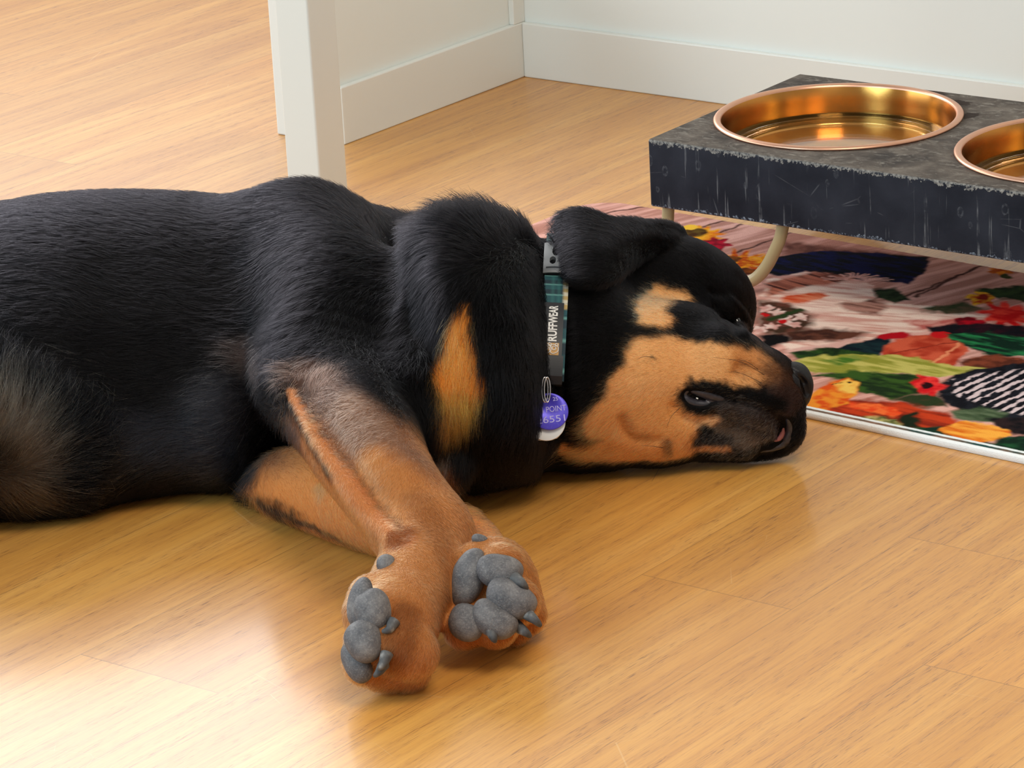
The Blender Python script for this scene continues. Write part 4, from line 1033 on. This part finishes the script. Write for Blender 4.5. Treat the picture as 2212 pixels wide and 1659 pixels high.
# ------------------------------------------------------------------ coat of hair
# how the hair lies: photo pixel, direction in the picture, hair length in mm, lift
COMB = [
 (60, 450, -1, -.02, 15, .20), (250, 420, -1, .0, 14, .20), (450, 430, -1, .06, 14, .22), (650, 430, -1, .10, 15, .24), (150, 600, -1, .05, 14, .14), (350, 600, -1, .10, 14, .14), (550, 600, -1, .25, 14, .15),
 (150, 780, -1, .10, 14, .14), (350, 800, -1, .12, 14, .14), (500, 800, -.9, .15, 16, .2), (700, 560, -.8, .5, 14, .16), (800, 560, -.7, .6, 14, .16), (800, 700, -.3, .9, 14, .16), (720, 720, -.3, .9, 13, .16),
 (570, 770, -.9, .1, 20, .35), (600, 840, -.8, .1, 20, .3), (520, 920, -1, .15, 18, .2), (350, 960, -1, .1, 15, .16), (600, 960, -1, .25, 15, .16), (450, 1030, -1, .12, 12, .16), (280, 1040, -1, .1, 12, .16),
 (60, 880, .25, -1, 30, .28), (20, 900, .1, -1, 32, .3), (110, 960, .7, -.75, 28, .25), (160, 1000, .95, -.35, 22, .2), (20, 980, .5, -.8, 30, .3), (60, 1060, .9, .35, 20, .22), (10, 1060, .6, .5, 24, .25),
 (930, 560, -.9, .3, 17, .22), (900, 480, -1, .0, 16, .24), (1030, 480, -.55, -.75, 26, .55), (1080, 480, -.35, -.9, 24, .5), (1120, 500, .15, -.75, 18, .4), (1100, 700, -.2, .9, 22, .25), (1060, 850, -.2, 1, 22, .25),
 (1150, 560, -.35, .9, 13, .12), (1152, 650, -.3, .95, 13, .12), (1150, 750, -.3, .95, 13, .12), (1150, 850, -.3, .95, 14, .14), (1170, 700, -.4, .9, 9, .1), (1100, 990, .2, .9, 16, .22), (1030, 1000, .1, 1, 16, .22),
 (985, 720, .1, 1, 20, .22), (985, 850, -.1, 1, 22, .22), (1010, 930, -.3, .9, 20, .3), (950, 970, .15, .9, 22, .35),
 (680, 830, .1, -.9, 7.9, 0.19), (700, 870, -.5, -.3, 6.6, 0.17), (780, 930, -.5, .5, 5.3, 0.14), (850, 1030, -.2, .9, 4.6, 0.12), (910, 1110, .2, .9, 4.0, 0.12), (930, 1190, -.1, 1, 4.0, 0.12), (880, 1290, -.5, .85, 4.0, 0.14), (840, 1390, -.4, .9, 5.3, 0.20), (820, 1440, -.3, .9, 5.9, 0.22),
 (640, 880, .4, .9, 4.0, 0.15), (720, 1000, .5, .85, 4.0, 0.15), (800, 1110, .4, .9, 4.0, 0.17), (860, 1160, .4, .3, 4.6, 0.22),
 (600, 1030, .9, .45, 5.3, 0.15), (700, 1080, .6, .8, 6.6, 0.17), (780, 1150, .5, .85, 7.3, 0.20), (600, 1090, .6, .7, 6.6, 0.18), (900, 1160, .8, .5, 4.6, 0.15), (1060, 1200, .6, .7, 4.0, 0.19), (1060, 1290, .5, .8, 4.0, 0.22), (1130, 1300, .6, .7, 4.6, 0.22),
 (1230, 800, -.7, .3, 13, .18), (1230, 650, -.9, .1, 12, .16), (1300, 700, -.9, .15, 9, .14), (1400, 600, -.95, -.15, 7, .14), (1500, 580, -.85, -.5, 6, .14), (1580, 630, -.7, -.7, 5, .14), (1430, 660, -.8, .35, 6, .14),
 (1400, 760, -.95, .1, 6, .14), (1500, 780, -.98, -.1, 5, .13), (1600, 790, -.97, -.2, 4, .13), (1680, 830, -.95, -.2, 3, .13), (1350, 860, -.9, .35, 7, .15), (1430, 900, -.9, .2, 5, .14), (1300, 950, -.9, .3, 10, .18), (1230, 960, -.9, .35, 14, .22), (1420, 960, -.9, .2, 6, .15),
 (1600, 920, -.85, .4, 5, .28), (1660, 930, -.7, .6, 5, .3), (1540, 940, -.9, .3, 5, .2), (1700, 900, -.9, .2, 3, .15), (1600, 720, -.6, -.5, 4, .14),
 (1250, 500, -.9, .35, 7, .16), (1260, 580, -.9, .4, 6, .14), (1350, 540, -.95, .3, 6, .14), (1430, 515, -.9, -.2, 7, .2),
]
def build_fur(count):
    rows = []
    for x, y, dx, dy, L, lf in COMB:
        a = hit(x, y)
        if a is None: a = at(x, y, .12)
        d = RT * dx - UP * dy
        rows.append((*a, *d, L * 0.001, lf))
    R = np.array(rows)
    # roots, denser where the photo looks
    q = BV[BF]; A = np.linalg.norm(np.cross(q[:, 2] - q[:, 0], q[:, 3] - q[:, 1]), axis=1) / 2
    cen = q.mean(1); nrm = np.cross(q[:, 2] - q[:, 0], q[:, 3] - q[:, 1]); nrm /= np.linalg.norm(nrm, axis=1)[:, None] + 1e-12
    view = CAM - cen; view /= np.linalg.norm(view, axis=1)[:, None]
    w = A * np.where((nrm * view).sum(1) > -0.25, 1.0, 0.25) * np.where(cen[:, 0] > -0.47, 1.0, 0.3) * np.where(cen[:, 2] < 0.003, 0.05, 1.0)
    short = np.where(cen[:, 0] > 0.05, 3.2, 1.0) * np.where((cen[:, 0] > -0.16) & (cen[:, 0] < 0.03) & (cen[:, 1] < 2.66), 3.0, 1.0); w = w * short
    pick = rng.choice(len(BF), count, p=w / w.sum()); uv = rng.random((count, 2))
    P = (q[pick, 0] * ((1 - uv[:, 0]) * (1 - uv[:, 1]))[:, None] + q[pick, 1] * (uv[:, 0] * (1 - uv[:, 1]))[:, None] + q[pick, 2] * (uv[:, 0] * uv[:, 1])[:, None] + q[pick, 3] * ((1 - uv[:, 0]) * uv[:, 1])[:, None])
    N = nrm[pick]
    ok = np.ones(count, bool)
    for c, ax, rad in BARE: ok &= ((((P - c) @ np.array(ax).T) / (rad * 0.94)) ** 2).sum(1) > 1
    P, N = P[ok], N[ok]; n = len(P)
    D = np.zeros((n, 3)); L = np.zeros(n); LF = np.zeros(n); W = np.zeros(n)
    for r in R:
        k = 1.0 / (((P - r[:3]) ** 2).sum(1) + 2e-4) ** 2
        D += k[:, None] * r[3:6]; L += k * r[6]; LF += k * r[7]; W += k
    D /= W[:, None]; L /= W; LF /= W
    D += 0.16 * rng.normal(0, 1, D.shape)
    # small waves so that the coat shows locks
    ph = fbm(P[:, 0] * 70, P[:, 1] * 70 + P[:, 2] * 60, 91, 2) - 0.5
    D += np.cross(N, D) * (ph * 1.1)[:, None]
    T = D - N * (D * N).sum(1)[:, None]; T /= np.linalg.norm(T, axis=1)[:, None] + 1e-9
    L = np.maximum(L, .0045) * rng.uniform(0.6, 1.2, n); LF = LF * rng.uniform(0.6, 1.5, n)
    ts = np.array([0, .3, .65, 1.0]); K = len(ts)
    X = np.zeros((n, K, 3))
    for j, t in enumerate(ts):
        X[:, j] = P - N * 0.0003 + T * (L * t * np.cos(LF * (1 - .5 * t)))[:, None] + N * (L * (t - 0.40 * t * t) * np.maximum(LF, .14) * 1.6 + 0.0004 * t)[:, None] + np.array([0, 0, -1.0]) * (0.06 * L * t * t)[:, None]
    X[:, :, 2] = np.maximum(X[:, :, 2], 0.0006)

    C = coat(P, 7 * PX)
    lum = np.clip(rng.normal(1.03, 0.34, (n, 1)), 0.3, 1.8); grey = rng.random(n)
    dk = (rng.random(n) < 0.15) & (C.sum(1) > 0.15); lum[dk] *= 0.35
    C = C * lum
    # a few pale hairs among the chin, belly whorl and brisket
    def pale(px, py, rad, share, col):
        h = hit(px, py)
        if h is None: return
        m = (((P - h) ** 2).sum(1) < (rad * PX) ** 2) & (grey < share)
        C[m] = srgb(*col) * lum[m]
    pale(1590, 925, 85, .34, (214, 200, 180)); pale(1640, 935, 50, .3, (200, 188, 170)); pale(40, 960, 150, .16, (186, 168, 140)); pale(520, 860, 120, .05, (150, 140, 134)); pale(560, 780, 60, .12, (150, 130, 122)); pale(90, 960, 230, .05, (150, 138, 118))
    pale(945, 973, 30, .5, (215, 208, 200)); pale(700, 860, 60, .04, (170, 150, 138))
    hc = bpy.data.hair_curves.new('fur'); hc.add_curves([K] * n)
    hc.attributes['position'].data.foreach_set('vector', (X - np.array(DOG.location)).astype(np.float32).ravel()) if False else hc.attributes['position'].data.foreach_set('vector', X.astype(np.float32).ravel())
    ra = hc.attributes.new('radius', 'FLOAT', 'POINT')
    rr = np.array([.000095, .000095, .00008, .000025]); sc = np.clip(L / 0.010, 0.85, 1.25)
    ra.data.foreach_set('value', (rr[None] * sc[:, None]).astype(np.float32).ravel())
    cc = hc.attributes.new('hair_color', 'FLOAT_COLOR', 'CURVE')
    cc.data.foreach_set('color', np.concatenate([C, np.ones((n, 1))], 1).astype(np.float32).ravel())
    return hc
fur = build_fur(FUR_COUNT)
th = bpy.data.materials.new('dog_hair'); th.use_nodes = True; nt = th.node_tree; nt.nodes.clear()
ho = nt.nodes.new('ShaderNodeOutputMaterial'); hb = nt.nodes.new('ShaderNodeBsdfHairPrincipled'); ha = nt.nodes.new('ShaderNodeAttribute'); ha.attribute_name = 'hair_color'
hb.parametrization = 'COLOR'; hb.inputs['IOR'].default_value = 1.22; hb.inputs['Roughness'].default_value = 0.34; hb.inputs['Radial Roughness'].default_value = 0.4
nt.links.new(ha.outputs['Color'], hb.inputs['Color']); nt.links.new(hb.outputs[0], ho.inputs['Surface'])
fo = bpy.data.objects.new('fur', fur); COL.objects.link(fo); fur.materials.append(th)
fo.parent = DOG; fo.matrix_parent_inverse = Matrix.Translation(DOG.location).inverted(); fo['kind'] = 'stuff'
# ------------------------------------------------------------------ collar
def field(P):
    P = np.atleast_2d(P); return on_ground(P, dogS.ev(P))
_pt, _pb = dogS.surf(1205, 548), dogS.surf(1191, 830)
_e1 = _pt - _pb; _e1 /= np.linalg.norm(_e1)
CN = np.cross(_e1, ray(1190, 700)); CN /= np.linalg.norm(CN)
if CN @ RT < 0: CN = -CN
CE1 = _e1; CE2 = np.cross(CN, CE1)
if CE2 @ FW > 0: CE2 = -CE2                       # CE2 points towards the camera
CC = (_pt + _pb) / 2 + ray(1190, 700) * 0.045
NL = 240
def ring_r(a):
    d = CE1 * math.cos(a) + CE2 * math.sin(a); t = np.linspace(0.01, 0.19, 181)
    v = np.max([field(CC + CN * o + t[:, None] * d) for o in (-.006, .004)], 0)
    i = int(np.argmax(v > 0)); return t[i]
_ang = np.linspace(0, 2 * np.pi, NL, endpoint=False)
_r = np.array([ring_r(a) for a in _ang])
for _ in range(14): _r = (np.roll(_r, 1) + 2 * _r + np.roll(_r, -1)) / 4
_pz = CC + _r[:, None] * (np.cos(_ang)[:, None] * CE1 + np.sin(_ang)[:, None] * CE2)
_zz = (_pz - CAM) @ FW; _yy = H_PX / 2 - F_PX * ((_pz - CAM) @ UP) / _zz
_rim = np.where(np.sin(_ang) > -0.25, np.clip((838 - _yy) / 24, 0, 1), 1.0)   # the lower part lies deep in the coat
_r = _r + (0.0062 + 0.0030 * np.exp(-((_yy - 730) / 80) ** 2) * (np.sin(_ang) > 0)) * _rim - 0.032 * (1 - _rim)
LOOP = CC + _r[:, None] * (np.cos(_ang)[:, None] * CE1 + np.sin(_ang)[:, None] * CE2)
LOOP[:, 2] = np.maximum(LOOP[:, 2], 0.011)
def loop_at(a):
    """point and outward direction at loop angle a"""
    f = (np.asarray(a) % (2 * np.pi)) / (2 * np.pi) * NL; i = np.floor(f).astype(int); w = (f - i)[..., None]
    p = LOOP[i % NL] * (1 - w) + LOOP[(i + 1) % NL] * w
    tg = LOOP[(i + 2) % NL] - LOOP[(i - 1) % NL]; tg = tg / np.linalg.norm(tg, axis=-1, keepdims=True)
    o = np.cross(tg, CN); o = o * np.sign((o * (p - CC)).sum(-1, keepdims=True)); return p, o, tg
def to_px(P):
    q = P - CAM; z = q @ FW; return W_PX / 2 + F_PX * (q @ RT) / z, H_PX / 2 - F_PX * (q @ UP) / z
_aa = np.linspace(0, np.pi, 900); _py = to_px(loop_at(_aa)[0])[1]
def ang_of(py): return float(_aa[np.argmin(np.abs(_py - py))])
def cmap(a, v, h):
    p, o, tg = loop_at(a); return p + CN * np.asarray(v)[..., None] + o * np.asarray(h)[..., None]
def band(a0, a1, v0, v1, h0, h1, n=60, closed=False, m=6):
    """curved slab along the collar"""
    A = np.linspace(a0, a1, n, endpoint=not closed); prof = [(v, h1) for v in np.linspace(v0, v1, m)] + [(v, h0) for v in np.linspace(v1, v0, m)]
    k = len(prof); V = np.concatenate([cmap(A, np.full(n, v), np.full(n, h)) for v, h in prof]).reshape(k, n, 3).transpose(1, 0, 2).reshape(-1, 3)
    Fc = [(i * k + j, i * k + (j + 1) % k, ((i + 1) % n) * k + (j + 1) % k, ((i + 1) % n) * k + j) for i in range(n if closed else n - 1) for j in range(k)]
    fs = [tuple(f) for f in Fc]
    if not closed: fs += [tuple(range(k - 1, -1, -1)), tuple((n - 1) * k + j for j in range(k))]
    me = bpy.data.meshes.new('band'); me.from_pydata(V.tolist(), [], fs); me.update(); return me, A, prof
COLL = empty('dog_collar', tuple(LOOP.mean(0) * [1, 1, 0] + [0, 0, 0.01]), 'teal plaid dog collar with grey buckle and black name label around the sleeping dog', 'dog collar')
me, A, prof = band(-2.3, ang_of(828), -.0100, .0100, 0.0, .0022, n=200, closed=False, m=9)
# woven plaid
k = len(prof); cols = np.zeros((200 * k, 3))
for i in range(200):
    for j, (v, h) in enumerate(prof):
        s = A[i] / (2 * np.pi) * 26; c = srgb(24, 74, 82)
        if math.sin(s * 2 * math.pi) > 0.2: c = srgb(14, 44, 56)
        if abs(math.sin(s * 2 * math.pi)) < 0.18: c = srgb(96, 150, 146)
        if -0.004 < v < -0.0022 or 0.0016 < v < 0.003: c = 0.72 * c + 0.28 * srgb(58, 132, 124)
        if v > 0.0062 and A[i] < ang_of(672): c = srgb(176, 150, 96) if (i % 6) < 3 else srgb(206, 198, 176)
        cols[i * k + j] = c
a_ = me.color_attributes.new('weave', 'FLOAT_COLOR', 'POINT'); a_.data.foreach_set('color', np.concatenate([cols, np.ones((len(cols), 1))], 1).astype(np.float32).ravel())
tw = NT('plaid_webbing'); vcn = tw.n('ShaderNodeVertexColor', layer_name='weave'); tw.p(Base_Color=vcn.outputs[0], Roughness=0.7)
tw.bump(tw.noise(tw.coord('Object'), 1400, 2), 0.5, 0.0006); link('strap', me, tw.m, COLL)
tbk = NT('grey_plastic'); tbk.p(Base_Color=srgb(96, 100, 104), Roughness=0.42)
tblk = NT('black_label'); tblk.p(Base_Color=srgb(24, 26, 32), Roughness=0.5)
twh = NT('white_print'); twh.p(Base_Color=srgb(228, 228, 226), Roughness=0.5)
tgo = NT('gold_patch'); tgo.p(Base_Color=srgb(188, 142, 74), Roughness=0.5)
# buckle plate with its openings
def buckle():
    a0, a1 = ang_of(540), ang_of(600); na, nv = 100, 50
    Ag = np.linspace(a0, a1, na + 1); Vg = np.linspace(-.0112, .0112, nv + 1)
    hole = lambda u, v: ((u - .34) / .20) ** 2 + ((v + .10 + .3 * (u - .34)) / .30) ** 2 < 1 or ((u - .70) / .13) ** 2 + ((v - .34) / .22) ** 2 < 1 or ((u - .70) / .13) ** 2 + ((v + .34) / .24) ** 2 < 1 or (.90 < u < .94 and abs(v) < .8)
    bm = bmesh.new(); vt = {}
    def vert(i, j):
        if (i, j) not in vt:
            e = min(i, na - i) / 7.0; d = .0012 * (1 - min(1, e)) ** 2
            vt[(i, j)] = bm.verts.new(cmap(Ag[i:i + 1], Vg[j:j + 1], np.array([.0052 - d + .0012 * (1 - (Vg[j] / .0112) ** 2)]))[0])
        return vt[(i, j)]
    for i in range(na):
        for j in range(nv):
            if hole((i + .5) / na, ((j + .5) / nv) * 2 - 1): continue
            bm.faces.new([vert(i, j), vert(i + 1, j), vert(i + 1, j + 1), vert(i, j + 1)])
    me = bpy.data.meshes.new('buckle'); bm.to_mesh(me); bm.free()
    o = link('buckle', me, tbk.m, COLL); sd = o.modifiers.new('thick', 'SOLIDIFY'); sd.thickness = .0030; sd.offset = 0
    return o
buckle()
me, _, _ = band(ang_of(541), ang_of(599), -.0098, .0098, .0020, .0026, n=16); link('buckle_back', me, tblk.m, COLL)
me, _, _ = band(ang_of(660), ang_of(772), -.0106, .0072, .0010, .0036, n=40); lab = link('name_label', me, tblk.m, COLL)
me, _, _ = band(ang_of(772), ang_of(824), -.0085, .0085, .0000, .0050, n=24); link('black_sleeve', me, tblk.m, COLL)
def flat_text(body, size, bold=0.02):
    cu = bpy.data.curves.new('t', 'FONT'); cu.body = body; cu.size = size; cu.offset = bold * size; cu.extrude = size * 0.03; cu.resolution_u = 4
    o = bpy.data.objects.new('t', cu); COL.objects.link(o); dg = bpy.context.evaluated_depsgraph_get(); dg.update()
    me = bpy.data.meshes.new_from_object(o.evaluated_get(dg)); bpy.data.objects.remove(o); return me
def seg_len(a0, a1):
    q = loop_at(np.linspace(a0, a1, 60))[0]; return float(np.linalg.norm(np.diff(q, axis=0), axis=1).sum())
def on_label(me, a_start, a_end, vc, hgt):
    """lay flat lettering on the label: x runs up the collar, y runs to the left"""
    co = np.empty(len(me.vertices) * 3, np.float32); me.vertices.foreach_get('co', co); co = co.reshape(-1, 3)
    x0, x1 = co[:, 0].min(), co[:, 0].max(); y0, y1 = co[:, 1].min(), co[:, 1].max()
    a = a_start + (co[:, 0] - x0) / (x1 - x0) * (a_end - a_start)
    v = vc - ((co[:, 1] - y0) / (y1 - y0) - .5) * hgt
    q = cmap(a, v, .0037 + np.clip(co[:, 2], 0, 1) * .3); me.vertices.foreach_set('co', q.astype(np.float32).ravel()); me.update(); return me
tx = on_label(flat_text('RUFFWEAR', .01, 0.03), ang_of(741), ang_of(667), -.0012, .0074); o = link('lettering', tx, twh.m, lab); o.matrix_parent_inverse = Matrix.Identity(4)
o.matrix_parent_inverse = lab.matrix_world.inverted() if False else Matrix.Identity(4)
me, _, _ = band(ang_of(744), ang_of(770), -.0106, .0046, .0012, .0039, n=12); o = link('logo_patch', me, tgo.m, lab); o.matrix_parent_inverse = Matrix.Identity(4)
def ring_outline(a, v, r, n=28, w=.00045):
    t = np.linspace(0, 2 * np.pi, n, endpoint=False); da = (ang_of(744) - ang_of(770)) / max(1e-6, seg_len(ang_of(770), ang_of(744)))
    return [(a + da * r * math.sin(x) * (1 + .12 * math.cos(3 * x)), v + r * math.cos(x)) for x in t]
parts = []
for (py, v, r) in ((757, -.0058, .0042), (758, .0006, .0036), (755, -.0058, .0018), (756, .0006, .0015), (748, -.0085, .0012), (748, -.0030, .0012), (749, .0026, .0011)):
    P = np.array([cmap(np.array([a]), np.array([vv]), np.array([.0042]))[0] for a, vv in ring_outline(ang_of(py), v, r)])
    parts.append(tube(P, .00035, 6, closed=True))
V = np.concatenate([p[0] for p in parts]); off = np.cumsum([0] + [len(p[0]) for p in parts])
Fc = np.concatenate([np.array(p[1]) + o_ for p, o_ in zip(parts, off)]); o = link('logo', mesh_np('logo', V, Fc), twh.m, lab); o.matrix_parent_inverse = Matrix.Identity(4)

# ------------------------------------------------------------------ ring and tags hanging from the collar
tsteel = NT('steel'); tsteel.p(Base_Color=srgb(206, 206, 208), Metallic=1.0, Roughness=0.22)
def vpt(px, py, dep): d = ray(px, py); return CAM + d * (dep / (d @ FW))
DT = float((dogS.surf(1187, 889) - CAM) @ FW) - .0185
DR = float((cmap(np.array([ang_of(818)]), np.array([0.0]), np.array([.005]))[0] - CAM) @ FW); DR = DT - .0006
tags = []
parts = []
for dx, w in ((0, .0000), (5, .0012)):
    P = [vpt(1177 + dx + 6.5 * math.cos(a), 842 + 27 * math.sin(a), DR + (DT - DR) * (0.5 + 0.5 * math.sin(a)) - .0022 + .0012 * math.cos(a) - w) for a in np.linspace(0, 2 * np.pi, 40, endpoint=False)]
    parts.append(tube(P, .00062, 8, closed=True))
V = np.concatenate([p[0] for p in parts]); n0 = len(parts[0][0]); link('split_ring', mesh_np('split_ring', V, np.concatenate([np.array(parts[0][1]), np.array(parts[1][1]) + n0])), tsteel.m, COLL)
TN = -FW * 0.97 + UP * 0.24; TN /= np.linalg.norm(TN)
def disc(name, px, py, dep, r, mat, par=None, rot=-0.12, flat=0.0, thick=.0013, hole=True):
    c = vpt(px, py, dep); n, a, b = palm_axes(TN); a2 = a * math.cos(rot) - b * math.sin(rot); b2 = a * math.sin(rot) + b * math.cos(rot)
    m = 56; rr = []
    t = np.linspace(0, 2 * np.pi, m, endpoint=False); X = r * np.cos(t); Y = r * np.sin(t)
    if flat: Y = np.maximum(Y, -r * flat)
    hx_, hy_ = 0.0, r * .80; hr = r * .11
    ring = lambda s, z: c + (X * s)[:, None] * a2 + (Y * s)[:, None] * b2 + n * z
    hl = lambda z: c + (hx_ + hr * np.cos(t))[:, None] * a2 + (hy_ + hr * np.sin(t))[:, None] * b2 + n * z
    L = [hl(-thick / 2), ring(.97, -thick / 2), ring(1.0, -thick / 4), ring(1.0, thick / 4), ring(.97, thick / 2), hl(thick / 2)]
    V = np.concatenate(L); Fc = [(i * m + j, i * m + (j + 1) % m, ((i + 1) % 6) * m + (j + 1) % m, ((i + 1) % 6) * m + j) for i in range(6) for j in range(m)]
    me = mesh_np(name, V, Fc, smooth=False); return me, c, n, a2, b2
tpu = NT('purple_anodised'); nzp = tpu.noise(tpu.coord('Object'), 500, 4)
tpu.p(Base_Color=tpu.mix(tpu.ramp(nzp, (0.55, 0.0), (0.75, 0.5)), srgb(78, 66, 196), srgb(110, 102, 214)), Roughness=0.38, Metallic=0.25)
tle = NT('stamped_letters'); tle.p(Base_Color=srgb(170, 164, 226), Roughness=0.45)
e = empty('dog_tag', tuple(vpt(1187, 889, DT)), 'round purple stamped dog tag hanging in front of the white tag', 'dog tag', 'tags on the collar')
me, c, n, a2, b2 = disc('tag_disc', 1187, 889, DT, 38.5 * PX, tpu.m)
link('tag_disc', me, tpu.m, e)
for body, px_, py_, hgt in (('DO  25', 1187, 862, 8), ('SH POINT', 1190, 884, 12), ('26551', 1190, 907, 14)):
    tm = flat_text(body, .01, 0.0); co = np.empty(len(tm.vertices) * 3, np.float32); tm.vertices.foreach_get('co', co); co = co.reshape(-1, 3)
    h = hgt * PX; k_ = h / (co[:, 1].max() - co[:, 1].min()); w_ = (co[:, 0].max() - co[:, 0].min()) * k_
    wmax = {'DO  25': 40, 'SH POINT': 62, '26551': 58}[body] * PX; kx = k_ * min(1.0, wmax / w_) if body != '26551' else k_ * wmax / w_
    q0 = vpt(px_, py_, DT); q0 = q0 - n * ((q0 - c) @ n)
    q = q0 + ((co[:, 0] - (co[:, 0].max() + co[:, 0].min()) / 2) * kx)[:, None] * a2 + ((co[:, 1] - (co[:, 1].max() + co[:, 1].min()) / 2) * k_)[:, None] * b2 + n * (.0007 + np.clip(co[:, 2], 0, 1) * .5)[:, None]
    tm.vertices.foreach_set('co', q.astype(np.float32).ravel()); tm.update(); link('lettering', tm, tle.m, e)
twt = NT('white_metal'); twt.p(Base_Color=srgb(222, 222, 220), Roughness=0.35, Metallic=0.3)
for (px_, py_, dd, r_, fl_, lb) in ((1180, 912, .0022, 39, 0.0, 'round white metal dog tag half hidden behind the purple one'), (1179, 918, .0040, 36, .86, 'small flat-bottomed silver dog tag lowest behind the white one')):
    me, c, n, a2, b2 = disc('dog_tag', px_, py_, DT + dd, r_ * PX, twt.m, flat=fl_)
    tag(link('dog_tag', me, twt.m), lb, 'dog tag', 'tags on the collar')
